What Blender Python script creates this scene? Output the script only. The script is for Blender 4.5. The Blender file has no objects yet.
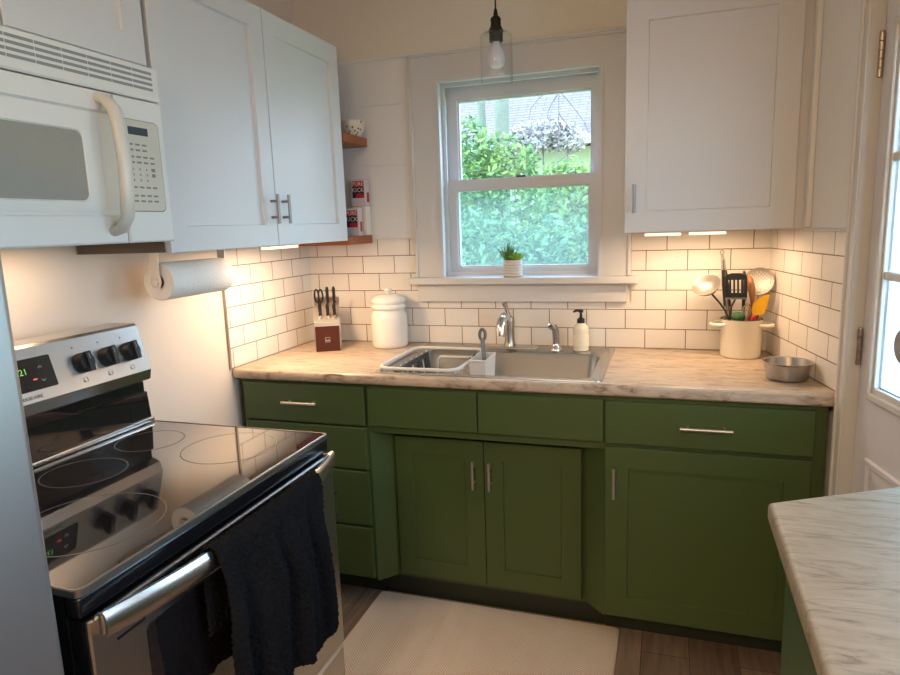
import bpy, bmesh, math, random
from mathutils import Vector, Matrix
random.seed(7)
sc = bpy.context.scene
COL = sc.collection
PI = math.pi

# ------------------------------------------------------------------ materials
def S(r, g, b):
    f = lambda c: (c/255/12.92) if c/255 <= .04045 else ((c/255+.055)/1.055)**2.4
    return (f(r), f(g), f(b), 1)

def newmat(name):
    m = bpy.data.materials.new(name); m.use_nodes = True
    nt = m.node_tree
    return m, nt, nt.nodes['Principled BSDF']

def N(nt, t, **kw):
    n = nt.nodes.new(t)
    for k, v in kw.items(): setattr(n, k, v)
    return n

def mat(name, col, rough=.5, metal=0, spec=.5, var=.04, vscale=6, bump=0, bscale=80, aniso=None, coat=0, sheen=0, ior=None):
    """plain surface with a little procedural colour variation and fine bump"""
    m, nt, p = newmat(name)
    L = nt.links
    tc = N(nt, 'ShaderNodeTexCoord')
    mp = N(nt, 'ShaderNodeMapping'); L.new(tc.outputs['Object'], mp.inputs[0])
    if aniso: mp.inputs['Scale'].default_value = aniso
    no = N(nt, 'ShaderNodeTexNoise'); no.inputs['Scale'].default_value = vscale; no.inputs['Detail'].default_value = 4
    L.new(mp.outputs[0], no.inputs['Vector'])
    mx = N(nt, 'ShaderNodeMix', data_type='RGBA')
    mx.inputs[6].default_value = tuple(c*(1-var) for c in col[:3])+(1,)
    mx.inputs[7].default_value = tuple(min(1, c*(1+var)) for c in col[:3])+(1,)
    L.new(no.outputs[0], mx.inputs[0]); L.new(mx.outputs[2], p.inputs['Base Color'])
    p.inputs['Roughness'].default_value = rough; p.inputs['Metallic'].default_value = metal
    p.inputs['Specular IOR Level'].default_value = spec
    if ior: p.inputs['IOR'].default_value = ior
    p.inputs['Coat Weight'].default_value = coat
    p.inputs['Sheen Weight'].default_value = sheen
    if bump:
        n2 = N(nt, 'ShaderNodeTexNoise'); n2.inputs['Scale'].default_value = bscale; n2.inputs['Detail'].default_value = 3
        L.new(mp.outputs[0], n2.inputs['Vector'])
        b = N(nt, 'ShaderNodeBump'); b.inputs['Strength'].default_value = bump; b.inputs['Distance'].default_value = .004
        L.new(n2.outputs[0], b.inputs['Height']); L.new(b.outputs[0], p.inputs['Normal'])
    return m

def emit(name, col, st):
    m, nt, p = newmat(name)
    p.inputs['Base Color'].default_value = col
    p.inputs['Emission Color'].default_value = col; p.inputs['Emission Strength'].default_value = st
    return m

def tile_mat(name, ax, off):
    m, nt, p = newmat(name); L = nt.links
    g = N(nt, 'ShaderNodeNewGeometry'); s = N(nt, 'ShaderNodeSeparateXYZ'); L.new(g.outputs['Position'], s.inputs[0])
    a = N(nt, 'ShaderNodeMath', operation='ADD'); a.inputs[1].default_value = off; L.new(s.outputs[ax], a.inputs[0])
    a2 = N(nt, 'ShaderNodeMath', operation='ADD'); a2.inputs[1].default_value = .1549*20; L.new(a.outputs[0], a2.inputs[0])
    z = N(nt, 'ShaderNodeMath', operation='ADD'); z.inputs[1].default_value = -.914; L.new(s.outputs[2], z.inputs[0])
    c = N(nt, 'ShaderNodeCombineXYZ'); L.new(a2.outputs[0], c.inputs[0]); L.new(z.outputs[0], c.inputs[1])
    b = N(nt, 'ShaderNodeTexBrick'); b.offset = .5; b.offset_frequency = 2; b.squash = 1
    L.new(c.outputs[0], b.inputs['Vector'])
    b.inputs['Scale'].default_value = 1; b.inputs['Brick Width'].default_value = .1549; b.inputs['Row Height'].default_value = .0787
    b.inputs['Mortar Size'].default_value = .0017; b.inputs['Mortar Smooth'].default_value = .1; b.inputs['Bias'].default_value = 0
    b.inputs['Color1'].default_value = S(226, 220, 211); b.inputs['Color2'].default_value = S(220, 213, 203)
    b.inputs['Mortar'].default_value = S(108, 88, 70)
    L.new(b.outputs['Color'], p.inputs['Base Color'])
    r = N(nt, 'ShaderNodeMapRange'); r.inputs[3].default_value = .16; r.inputs[4].default_value = .8
    L.new(b.outputs['Fac'], r.inputs[0]); L.new(r.outputs[0], p.inputs['Roughness'])
    b2 = N(nt, 'ShaderNodeTexBrick'); b2.offset = .5; b2.offset_frequency = 2
    L.new(c.outputs[0], b2.inputs['Vector'])
    b2.inputs['Scale'].default_value = 1; b2.inputs['Brick Width'].default_value = .1549; b2.inputs['Row Height'].default_value = .0787
    b2.inputs['Mortar Size'].default_value = .003; b2.inputs['Mortar Smooth'].default_value = 1
    no = N(nt, 'ShaderNodeTexNoise'); no.inputs['Scale'].default_value = 14
    L.new(g.outputs['Position'], no.inputs['Vector'])
    sb = N(nt, 'ShaderNodeMath', operation='SUBTRACT'); L.new(no.outputs[0], sb.inputs[0]); L.new(b2.outputs['Fac'], sb.inputs[1])
    bp = N(nt, 'ShaderNodeBump'); bp.inputs['Strength'].default_value = .35; bp.inputs['Distance'].default_value = .002
    L.new(sb.outputs[0], bp.inputs['Height']); L.new(bp.outputs[0], p.inputs['Normal'])
    return m

def stone_mat(name, base, dark, light, ang, rough=.28):
    """laminate printed like veined stone"""
    m, nt, p = newmat(name); L = nt.links
    g = N(nt, 'ShaderNodeNewGeometry')
    mp = N(nt, 'ShaderNodeMapping'); mp.inputs['Rotation'].default_value = (0, 0, ang); mp.inputs['Scale'].default_value = (7, 34, 16)
    L.new(g.outputs['Position'], mp.inputs[0])
    n1 = N(nt, 'ShaderNodeTexNoise'); n1.inputs['Scale'].default_value = 1.6; n1.inputs['Detail'].default_value = 7; n1.inputs['Roughness'].default_value = .62; n1.inputs['Distortion'].default_value = 1.1
    L.new(mp.outputs[0], n1.inputs['Vector'])
    r1 = N(nt, 'ShaderNodeValToRGB'); L.new(n1.outputs[0], r1.inputs[0])
    e = r1.color_ramp.elements; e[0].position = .32; e[0].color = dark; e[1].position = .66; e[1].color = light
    x = r1.color_ramp.elements.new(.46); x.color = base
    mp2 = N(nt, 'ShaderNodeMapping'); mp2.inputs['Rotation'].default_value = (0, 0, ang+.12); mp2.inputs['Scale'].default_value = (1.6, 7, 5); mp2.inputs['Location'].default_value = (3.1, 1.7, .3)
    L.new(g.outputs['Position'], mp2.inputs[0])
    n2 = N(nt, 'ShaderNodeTexNoise'); n2.inputs['Scale'].default_value = 1.2; n2.inputs['Detail'].default_value = 5; n2.inputs['Distortion'].default_value = 1.6
    L.new(mp2.outputs[0], n2.inputs['Vector'])
    r2 = N(nt, 'ShaderNodeValToRGB'); L.new(n2.outputs[0], r2.inputs[0])
    e = r2.color_ramp.elements; e[0].position = .488; e[0].color = (0, 0, 0, 1); e[1].position = .512; e[1].color = (0, 0, 0, 1)
    x = r2.color_ramp.elements.new(.5); x.color = (.38, .38, .38, 1)
    mx = N(nt, 'ShaderNodeMix', data_type='RGBA'); L.new(r2.outputs[0], mx.inputs[0]); L.new(r1.outputs[0], mx.inputs[6])
    mx.inputs[7].default_value = tuple(c*.45 for c in dark[:3])+(1,)
    L.new(mx.outputs[2], p.inputs['Base Color']); p.inputs['Roughness'].default_value = rough
    return m

def wood_floor(name):
    m, nt, p = newmat(name); L = nt.links
    g = N(nt, 'ShaderNodeNewGeometry'); s = N(nt, 'ShaderNodeSeparateXYZ'); L.new(g.outputs['Position'], s.inputs[0])
    ad = N(nt, 'ShaderNodeMath', operation='ADD'); ad.inputs[1].default_value = 12.2; L.new(s.outputs[1], ad.inputs[0])
    ad2 = N(nt, 'ShaderNodeMath', operation='ADD'); ad2.inputs[1].default_value = 3.02; L.new(s.outputs[0], ad2.inputs[0])
    c = N(nt, 'ShaderNodeCombineXYZ'); L.new(ad.outputs[0], c.inputs[0]); L.new(ad2.outputs[0], c.inputs[1])
    b = N(nt, 'ShaderNodeTexBrick'); b.offset = .37; L.new(c.outputs[0], b.inputs['Vector'])
    b.inputs['Scale'].default_value = 1; b.inputs['Brick Width'].default_value = 1.2; b.inputs['Row Height'].default_value = .152
    b.inputs['Mortar Size'].default_value = .0012; b.inputs['Bias'].default_value = 0
    b.inputs['Color1'].default_value = S(150, 128, 106); b.inputs['Color2'].default_value = S(122, 100, 82); b.inputs['Mortar'].default_value = S(48, 36, 28)
    mp = N(nt, 'ShaderNodeMapping'); mp.inputs['Scale'].default_value = (26, 2.2, 1); L.new(g.outputs['Position'], mp.inputs[0])
    n = N(nt, 'ShaderNodeTexNoise'); n.inputs['Scale'].default_value = 1.5; n.inputs['Detail'].default_value = 6; n.inputs['Distortion'].default_value = .8
    L.new(mp.outputs[0], n.inputs['Vector'])
    r = N(nt, 'ShaderNodeValToRGB'); L.new(n.outputs[0], r.inputs[0])
    r.color_ramp.elements[0].position = .3; r.color_ramp.elements[0].color = (.45, .45, .45, 1); r.color_ramp.elements[1].position = .7; r.color_ramp.elements[1].color = (1, 1, 1, 1)
    mx = N(nt, 'ShaderNodeMix', data_type='RGBA', blend_type='MULTIPLY'); mx.inputs[0].default_value = .8
    L.new(b.outputs['Color'], mx.inputs[6]); L.new(r.outputs[0], mx.inputs[7])
    L.new(mx.outputs[2], p.inputs['Base Color']); p.inputs['Roughness'].default_value = .42
    return m

def herringbone(name):
    m, nt, p = newmat(name); L = nt.links
    g = N(nt, 'ShaderNodeNewGeometry'); s = N(nt, 'ShaderNodeSeparateXYZ'); L.new(g.outputs['Position'], s.inputs[0])
    pp = N(nt, 'ShaderNodeMath', operation='PINGPONG'); pp.inputs[1].default_value = .05; L.new(s.outputs[0], pp.inputs[0])
    a = N(nt, 'ShaderNodeMath', operation='ADD'); L.new(pp.outputs[0], a.inputs[0]); L.new(s.outputs[1], a.inputs[1])
    mu = N(nt, 'ShaderNodeMath', operation='MULTIPLY'); mu.inputs[1].default_value = 2*PI/.0105; L.new(a.outputs[0], mu.inputs[0])
    si = N(nt, 'ShaderNodeMath', operation='SINE'); L.new(mu.outputs[0], si.inputs[0])
    mr = N(nt, 'ShaderNodeMapRange'); mr.inputs[1].default_value = -1; mr.inputs[2].default_value = .3; L.new(si.outputs[0], mr.inputs[0])
    mx = N(nt, 'ShaderNodeMix', data_type='RGBA'); mx.inputs[6].default_value = S(196, 172, 146); mx.inputs[7].default_value = S(226, 208, 188)
    L.new(mr.outputs[0], mx.inputs[0]); L.new(mx.outputs[2], p.inputs['Base Color'])
    bp = N(nt, 'ShaderNodeBump'); bp.inputs['Strength'].default_value = .5; bp.inputs['Distance'].default_value = .003
    L.new(si.outputs[0], bp.inputs['Height']); L.new(bp.outputs[0], p.inputs['Normal'])
    p.inputs['Roughness'].default_value = .9
    return m

def glass(name, tint=(1, 1, 1, 1), haze=0, hazecol=(1, 1, 1, 1), ior=1.45, gloss=.0):
    m = bpy.data.materials.new(name); m.use_nodes = True
    nt = m.node_tree; nt.nodes.clear(); L = nt.links
    o = N(nt, 'ShaderNodeOutputMaterial'); t = N(nt, 'ShaderNodeBsdfTransparent'); t.inputs[0].default_value = tint
    gl = N(nt, 'ShaderNodeBsdfGlossy'); gl.inputs['Roughness'].default_value = .02
    lw = N(nt, 'ShaderNodeLayerWeight'); lw.inputs[0].default_value = .5
    pw = N(nt, 'ShaderNodeMath', operation='POWER'); pw.inputs[1].default_value = 5; L.new(lw.outputs['Facing'], pw.inputs[0])
    fr = N(nt, 'ShaderNodeMapRange'); fr.inputs[3].default_value = ((ior-1)/(ior+1))**2; fr.inputs[4].default_value = .9; L.new(pw.outputs[0], fr.inputs[0])
    mx = N(nt, 'ShaderNodeMixShader'); L.new(fr.outputs[0], mx.inputs[0]); L.new(t.outputs[0], mx.inputs[1]); L.new(gl.outputs[0], mx.inputs[2])
    last = mx
    if haze:
        d = N(nt, 'ShaderNodeBsdfTranslucent'); d.inputs[0].default_value = hazecol
        m2 = N(nt, 'ShaderNodeMixShader'); m2.inputs[0].default_value = haze
        L.new(mx.outputs[0], m2.inputs[1]); L.new(d.outputs[0], m2.inputs[2]); last = m2
    L.new(last.outputs[0], o.inputs[0])
    return m

def leafmat(name, c1, c2, scale=3, trans=.4):
    m, nt, p = newmat(name); L = nt.links
    g = N(nt, 'ShaderNodeNewGeometry')
    n = N(nt, 'ShaderNodeTexNoise'); n.inputs['Scale'].default_value = scale; n.inputs['Detail'].default_value = 2
    L.new(g.outputs['Position'], n.inputs['Vector'])
    ad = N(nt, 'ShaderNodeMath', operation='ADD'); L.new(n.outputs[0], ad.inputs[0]); L.new(g.outputs['Random Per Island'], ad.inputs[1])
    mr = N(nt, 'ShaderNodeMapRange'); mr.inputs[1].default_value = .55; mr.inputs[2].default_value = 1.45; L.new(ad.outputs[0], mr.inputs[0])
    mx = N(nt, 'ShaderNodeMix', data_type='RGBA'); mx.inputs[6].default_value = c1; mx.inputs[7].default_value = c2
    L.new(mr.outputs[0], mx.inputs[0]); L.new(mx.outputs[2], p.inputs['Base Color']); p.inputs['Roughness'].default_value = .55
    tr = N(nt, 'ShaderNodeBsdfTranslucent'); L.new(mx.outputs[2], tr.inputs[0])
    ms = N(nt, 'ShaderNodeMixShader'); ms.inputs[0].default_value = trans
    L.new(p.outputs[0], ms.inputs[1]); L.new(tr.outputs[0], ms.inputs[2])
    L.new(ms.outputs[0], nt.nodes['Material Output'].inputs[0])
    return m

M = dict(
    white=mat('painted_white', S(224, 222, 218), .4, var=.015),
    wallwhite=mat('panel_white', S(226, 224, 219), .5, var=.02),
    cream=mat('cream_wall_paint', S(226, 217, 199), .7, var=.02),
    cab_white=mat('cabinet_white', S(210, 210, 209), .36, var=.012),
    cab_tan=mat('shaded_cabinet_side', S(92, 79, 69), .6),  # brown cabinet side, with the shade it stands in put into the colour
    green=mat('green_cabinet_paint', S(67, 83, 43), .40, var=.05, vscale=3),
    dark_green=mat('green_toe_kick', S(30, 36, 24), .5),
    trimw=mat('casing_white', S(203, 200, 195), .38, var=.015),
    vinyl=mat('window_vinyl', S(202, 202, 203), .35, var=.01),
    doorw=mat('door_paint', S(212, 210, 214), .4, var=.015),
    steel=mat('stainless', (.62, .6, .57, 1), .27, 1, var=.05, vscale=10, aniso=(1, 60, 1)),
    steel_v=mat('stainless_brushed', (.45, .435, .42, 1), .3, 1, var=.06, vscale=8, aniso=(1, 1.5, 60)),
    sinksteel=mat('sink_steel', (.46, .44, .41, 1), .27, 1, var=.06, vscale=20, aniso=(40, 2, 2)),
    fridge=mat('fridge_steel', (.38, .385, .39, 1), .38, .85, var=.03, vscale=30, aniso=(1, 2, 30)),
    nickel=mat('brushed_nickel', (.72, .67, .6, 1), .38, 1),
    chrome=mat('chrome', (.72, .7, .68, 1), .12, 1),
    fnickel=mat('faucet_nickel', (.40, .36, .31, 1), .25, 1), dnickel=mat('darkened_nickel', (.30, .28, .26, 1), .4, 1),  # dnickel: wall cabinet pulls' dark reflections put into the colour; also cooktop trim
    spoonsteel=mat('worn_steel', (.42, .38, .33, 1), .46, .9),
    brushgrey=mat('brush_handle_grey', S(104, 101, 97), .4),
    brass=mat('aged_brass', (.46, .40, .29, 1), .35, 1),
    hinge=mat('dark_hinge', (.35, .31, .27, 1), .4, 1),
    black=mat('black_enamel', (.006, .006, .007, 1), .22),
    blackglass=mat('black_ceramic_glass', (.012, .010, .010, 1), .035, ior=1.7, var=.02), ceran=mat('ceramic_cooktop', (.014, .011, .010, 1), .04, ior=3.0, var=.02),
    blackplastic=mat('black_plastic', (.012, .012, .012, 1), .35),
    bronze=mat('oil_rubbed_bronze', (.03, .02, .016, 1), .35, .7),
    towel=mat('black_terry', (.0065, .0063, .007, 1), 1, spec=.12, var=.5, vscale=160, bump=.6, bscale=420),
    mw=mat('microwave_white', S(222, 222, 216), .32, var=.01),
    mw_h=mat('microwave_handle', S(206, 202, 190), .35, var=.015),
    mw_panel=mat('microwave_cream_panel', S(204, 199, 184), .4, var=.01),
    mw_win=mat('microwave_window', S(148, 146, 136), .3, var=.08, vscale=300),
    grey=mat('mid_grey', S(140, 140, 138), .5),
    darkgrey=mat('dark_grey', S(52, 56, 62), .45),
    paper=mat('paper_towel', S(240, 234, 224), .9, var=.02, bump=.5, bscale=120),
    card=mat('cardboard_core', S(150, 110, 75), .9),
    cherry=mat('cherry_wood', S(68, 27, 16), .35, var=.25, vscale=5, aniso=(30, 30, 3)),
    shelfwood=mat('stained_shelf_wood', S(150, 84, 42), .5, var=.25, vscale=4, aniso=(3, 40, 40)),
    ceramic=mat('white_ceramic', S(226, 221, 212), .18, var=.01),
    enamel=mat('cream_enamel', S(226, 217, 199), .22, var=.015),
    rack=mat('grey_white_plastic', S(206, 200, 190), .45),
    spoonwood=mat('utensil_wood', S(156, 104, 64), .6, var=.2, vscale=8, aniso=(20, 20, 3)),
    yellow=mat('yellow_silicone', S(222, 168, 26), .45),
    red=mat('red_silicone', S(150, 24, 20), .45),
    greens=mat('green_bristle', S(58, 92, 52), .9, var=.3, vscale=200, bump=1, bscale=300),
    bristle=mat('whisk_wire', (.6, .5, .4, 1), .3, 1),
    soap=mat('soap_bottle', S(224, 216, 192), .25),
    soil=mat('potting_soil', S(40, 30, 22), .95),
    succ=mat('succulent_leaf', S(78, 116, 54), .5, var=.4, vscale=30),
    succ2=mat('succulent_rosette', S(124, 168, 52), .5, var=.3, vscale=30),
    ledlight=emit('led_diffuser', (1, .78, .52, 1), 1.2),
    bulb=mat('frosted_bulb', S(222, 222, 232), .35),
    glassclear=glass('clear_lamp_glass', (.985, .985, .98, 1), ior=1.5),
    pane=glass('window_glass', (.97, .99, .98, 1)),
    panescreen=glass('window_glass_screened', (.86, .94, .92, 1), .06, (.8, .93, .88, 1)),
    doorpane=glass('door_glass', (.86, .97, .95, 1), .08, (.8, 1, .97, 1)),
    pink=mat('pink_carton', S(208, 192, 194), .5), redp=mat('red_print', S(178, 36, 40), .5), navy=mat('navy_print', S(30, 32, 48), .5),
    yellowbox=mat('yellow_carton', S(220, 180, 70), .5), whitebox=mat('white_carton', S(228, 222, 210), .5),
    digit=emit('green_digits', (.30, .75, .12, 1), .3), reddash=emit('red_led', (.9, .12, .08, 1), 1),
    silverprint=mat('silver_print', (.6, .6, .6, 1), .4, .8), greyprint=mat('grey_print', S(128, 126, 118), .6), darkprint=mat('dark_print', S(60, 58, 56), .6),
    ring=mat('burner_print', S(112, 108, 106), .4),
    mwdisp=mat('mw_display', S(66, 76, 82), .2),
    grout=mat('metal_edge', S(150, 138, 124), .4, .6),
    green_island=mat('green_island_paint', S(64, 84, 49), .40, var=.05, vscale=3),
    # outside
    grass=mat('lawn', S(120, 160, 80), .9, var=.3, vscale=8),
    roofs=mat('pale_shingles', S(214, 212, 214), .9, var=.2, vscale=30),
    siding=mat('pale_siding', S(138, 150, 112), .8), fascia=mat('fascia', S(140, 170, 172), .6),
    bark=mat('bark', S(96, 104, 88), .9, var=.3, vscale=20), twig=mat('twig_bark', S(86, 78, 74), .9),
    leaf1=leafmat('bush_leaf', S(46, 98, 60), S(134, 166, 84), 2.2), leaf2=leafmat('shade_leaf', S(34, 76, 50), S(104, 142, 94), 2.0),
    leaf3=leafmat('silver_leaf', S(96, 92, 86), S(204, 196, 184), 4),
    tile_b=tile_mat('subway_tile_back', 0, -(.5869-.07745)), tile_l=tile_mat('subway_tile_left', 1, .0763), tile_r=tile_mat('subway_tile_right', 1, .22),
    counter=stone_mat('laminate_counter', S(176, 155, 133), S(110, 92, 76), S(196, 177, 156), -.55),
    counter2=stone_mat('laminate_island', S(160, 146, 124), S(124, 111, 92), S(171, 158, 137), -.16, .42),
    floor=wood_floor('plank_floor'), rug=herringbone('herringbone_mat'),
    pot=mat('glazed_pot', S(206, 198, 188), .5, var=.08, vscale=40), potdark=mat('pot_groove', S(128, 122, 116), .6),
    bowlpat=None, ceilw=mat('ceiling_white', S(240, 238, 232), .8),
)
def speckle(name, base, dot):
    m, nt, p = newmat(name); L = nt.links
    tc = N(nt, 'ShaderNodeTexCoord'); v = N(nt, 'ShaderNodeTexVoronoi'); v.inputs['Scale'].default_value = 62
    L.new(tc.outputs['Object'], v.inputs['Vector'])
    r = N(nt, 'ShaderNodeValToRGB'); L.new(v.outputs['Distance'], r.inputs[0]); r.color_ramp.interpolation = 'CONSTANT'
    r.color_ramp.elements[0].color = dot; r.color_ramp.elements[1].position = .27; r.color_ramp.elements[1].color = base
    L.new(r.outputs[0], p.inputs['Base Color']); p.inputs['Roughness'].default_value = .3
    return m
M['bowlpat'] = speckle('speckled_glaze', S(214, 205, 184), S(70, 66, 60))

# ------------------------------------------------------------------ mesh helpers
def BM(): return bmesh.new()

def obj(name, bm, m, parent=None, smooth=None, mod=None):
    bmesh.ops.recalc_face_normals(bm, faces=bm.faces)
    me = bpy.data.meshes.new(name)
    if parent is not None:
        root = parent
        while root.parent is not None: root = root.parent
        bmesh.ops.translate(bm, verts=bm.verts, vec=-root.location)
    bm.to_mesh(me); bm.free()
    o = bpy.data.objects.new(name, me); COL.objects.link(o)
    for mm in (m if isinstance(m, (list, tuple)) else [m]): me.materials.append(mm)
    if smooth:
        me.polygons.foreach_set('use_smooth', [True]*len(me.polygons))
        try: me.set_sharp_from_angle(angle=math.radians(smooth))
        except Exception: pass
    if parent is not None: o.parent = parent
    return o

def thing(name, label, cat, loc, group=None):
    o = bpy.data.objects.new(name, None); o.empty_display_size = .05; COL.objects.link(o)
    o.location = loc; o['label'] = label; o['category'] = cat
    if group: o['group'] = group
    return o

def tag(o, label, cat, group=None):
    o['label'] = label; o['category'] = cat
    if group: o['group'] = group
    return o

def struct(o): o['kind'] = 'structure'; return o

def xf(bm, verts, f):
    if f is None: return verts
    for v in verts: v.co = Vector(f(*v.co))
    return verts

def box(bm, x0, x1, y0, y1, z0, z1, b=0, seg=2, f=None):
    r = bmesh.ops.create_cube(bm, size=1)
    vs = r['verts']
    for v in vs:
        v.co = Vector((x0+(v.co.x+.5)*(x1-x0), y0+(v.co.y+.5)*(y1-y0), z0+(v.co.z+.5)*(z1-z0)))
    if b:
        es = list({e for v in vs for e in v.link_edges})
        r = bmesh.ops.bevel(bm, geom=es, offset=b, segments=seg, affect='EDGES', profile=.5, clamp_overlap=True)
        vs = list(set(v for v in vs if v.is_valid) | set(r['verts']))
    return xf(bm, vs, f)

def cyl(bm, p0, p1, r0, r1=None, seg=20, cap=True):
    p0, p1 = Vector(p0), Vector(p1); r1 = r0 if r1 is None else r1
    return tube(bm, [p0, p1], [r0, r1], seg, cap)

def tube(bm, pts, r, seg=12, cap=True, flat=1.0, closed=False):
    pts = [Vector(p) for p in pts]; n = len(pts)
    rs = r if isinstance(r, (list, tuple)) else [r]*n
    rings = []; up = None
    for i, p in enumerate(pts):
        if closed: t = pts[(i+1) % n]-pts[(i-1) % n]
        else: t = pts[min(i+1, n-1)]-pts[max(i-1, 0)]
        t.normalize()
        if up is None:
            a = Vector((0, 0, 1)) if abs(t.z) < .9 else Vector((1, 0, 0))
            up = (a-t*a.dot(t)).normalized()
        else:
            up = (up-t*up.dot(t)).normalized()
        s = t.cross(up)
        rings.append([bm.verts.new(p+(up*math.cos(2*PI*k/seg)*flat+s*math.sin(2*PI*k/seg))*rs[i]) for k in range(seg)])
    for i in range(n if closed else n-1):
        a, b = rings[i], rings[(i+1) % n]
        for k in range(seg): bm.faces.new((a[k], a[(k+1) % seg], b[(k+1) % seg], b[k]))
    if cap and not closed:
        bm.faces.new(rings[0]); bm.faces.new(rings[-1])
    return [v for R in rings for v in R]

def lathe(bm, prof, c=(0, 0, 0), seg=40, mtx=None):
    """profile of (radius, height); radius 0 closes the end"""
    rings = []; vs = []
    for r, h in prof:
        if r <= 1e-6: ring = [bm.verts.new((0, 0, h))]
        else: ring = [bm.verts.new((r*math.cos(2*PI*k/seg), r*math.sin(2*PI*k/seg), h)) for k in range(seg)]
        rings.append(ring); vs += ring
    for a, b in zip(rings, rings[1:]):
        if len(a) == 1 and len(b) == 1: continue
        for k in range(seg):
            k2 = (k+1) % seg
            if len(a) == 1: bm.faces.new((a[0], b[k2], b[k]))
            elif len(b) == 1: bm.faces.new((a[k], a[k2], b[0]))
            else: bm.faces.new((a[k], a[k2], b[k2], b[k]))
    for v in vs:
        co = v.co
        if mtx is not None: co = mtx @ co
        v.co = co+Vector(c)
    return vs

def axis_mtx(d):
    return Vector((0, 0, 1)).rotation_difference(Vector(d).normalized()).to_matrix()

def loft(bm, loops, cap0=True, cap1=True):
    R = [[bm.verts.new(p) for p in l] for l in loops]
    n = len(R[0])
    for a, b in zip(R, R[1:]):
        for k in range(n): bm.faces.new((a[k], a[(k+1) % n], b[(k+1) % n], b[k]))
    if cap0: bm.faces.new(R[0])
    if cap1: bm.faces.new(R[-1])
    return [v for r in R for v in r]

def rrect(x0, x1, y0, y1, r, n=6):
    out = []
    for cx, cy, a0 in ((x1-r, y1-r, 0), (x0+r, y1-r, PI/2), (x0+r, y0+r, PI), (x1-r, y0+r, 3*PI/2)):
        for k in range(n+1):
            a = a0+PI/2*k/n
            out.append((cx+r*math.cos(a), cy+r*math.sin(a)))
    return out

def prism(bm, poly, w0, w1, f):
    """poly (u,v) extruded from w0 to w1; f(u,v,w) -> world"""
    return loft(bm, [[f(u, v, w0) for u, v in poly], [f(u, v, w1) for u, v in poly]])

# mapping helpers: (u, v, w): u along the face, v up, w out of the face
def faceY(y): return lambda u, v, w: (u, y-w, v)          # faces the camera side (-y)
def faceX(x): return lambda u, v, w: (x+w, u, v)          # faces +x
TW = Vector((.17867, -.98391, 0)); NW = Vector((-.98391, -.17867, 0)); OW = Vector((1.9625, 0, 0))
def wallR(s, w, z): p = OW+TW*s+NW*w; return (p.x, p.y, z)  # along the slanted wall on the right
def ys(y): return -y/.98391                                # y on that wall -> distance along it
def faceR(w0): return lambda u, v, w: wallR(u, w0+w, v)

def shaker(bm, u0, u1, v0, v1, f, th=.018, fr=.062, rec=.007, b=.0015):
    def L(i, w, iu=None):
        return [f(u0+i, v0+i, w), f(u1-i, v0+i, w), f(u1-i, v1-i, w), f(u0+i, v1-i, w)]
    return loft(bm, [L(0, 0), L(0, th-b), L(b, th), L(fr, th), L(fr+.0025, th-rec), L(fr+.003, th-rec)])

def slab(bm, u0, u1, v0, v1, f, th=.018, b=.002):
    def L(i, w): return [f(u0+i, v0+i, w), f(u1-i, v0+i, w), f(u1-i, v1-i, w), f(u0+i, v1-i, w)]
    return loft(bm, [L(0, 0), L(0, th-b), L(b, th)])

def pull(bm, a, b, out, r=.0055, inset=.022, off=.028):
    a, b, out = Vector(a), Vector(b), Vector(out)
    d = (b-a).normalized()
    A, B = a+out*off, b+out*off
    cyl(bm, A, B, r, seg=14)
    for q in (a+d*inset, b-d*inset): cyl(bm, q, q+out*off, r*.8, seg=10)

def text_mesh(name, body, size, m, f, parent, u, v, th=.0006, align='CENTER'):
    cu = bpy.data.curves.new('t', 'FONT'); cu.body = body; cu.size = size; cu.extrude = 0; cu.align_x = align; cu.resolution_u = 2
    o = bpy.data.objects.new('t', cu); COL.objects.link(o)
    bpy.context.view_layer.update()
    me = bpy.data.meshes.new_from_object(o.evaluated_get(bpy.context.evaluated_depsgraph_get()))
    bpy.data.objects.remove(o); bpy.data.curves.remove(cu)
    bm = BM(); bm.from_mesh(me); bpy.data.meshes.remove(me)
    for w in bm.verts: w.co = Vector(f(u+w.co.x, v+w.co.y, th))
    return obj(name, bm, m, parent)

def copytree(src, loc, label, group=None):
    r = src.copy(); COL.objects.link(r); r.location = loc; r['label'] = label
    if group: r['group'] = group
    for ch in src.children:
        c = ch.copy(); COL.objects.link(c); c.parent = r
        for g in ch.children:
            d = g.copy(); COL.objects.link(d); d.parent = c
    return r

# ------------------------------------------------------------------ camera
cam = bpy.data.cameras.new('camera'); camo = bpy.data.objects.new('camera', cam); COL.objects.link(camo)
r_ = Vector((0.94907445, 0.31314869, -0.03457738)); u_ = Vector((-0.0211837, 0.17293208, 0.98470592)); f_ = Vector((-0.3143389, 0.93382675, -0.17075907))
mw = Matrix((r_, u_, -f_)).transposed().to_4x4(); mw.translation = Vector((1.5915, -2.6961, 1.4329))
camo.matrix_world = mw; cam.sensor_width = 36; cam.lens = 647.08/900*36; cam.clip_start = .02; cam.clip_end = 200
sc.camera = camo

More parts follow.
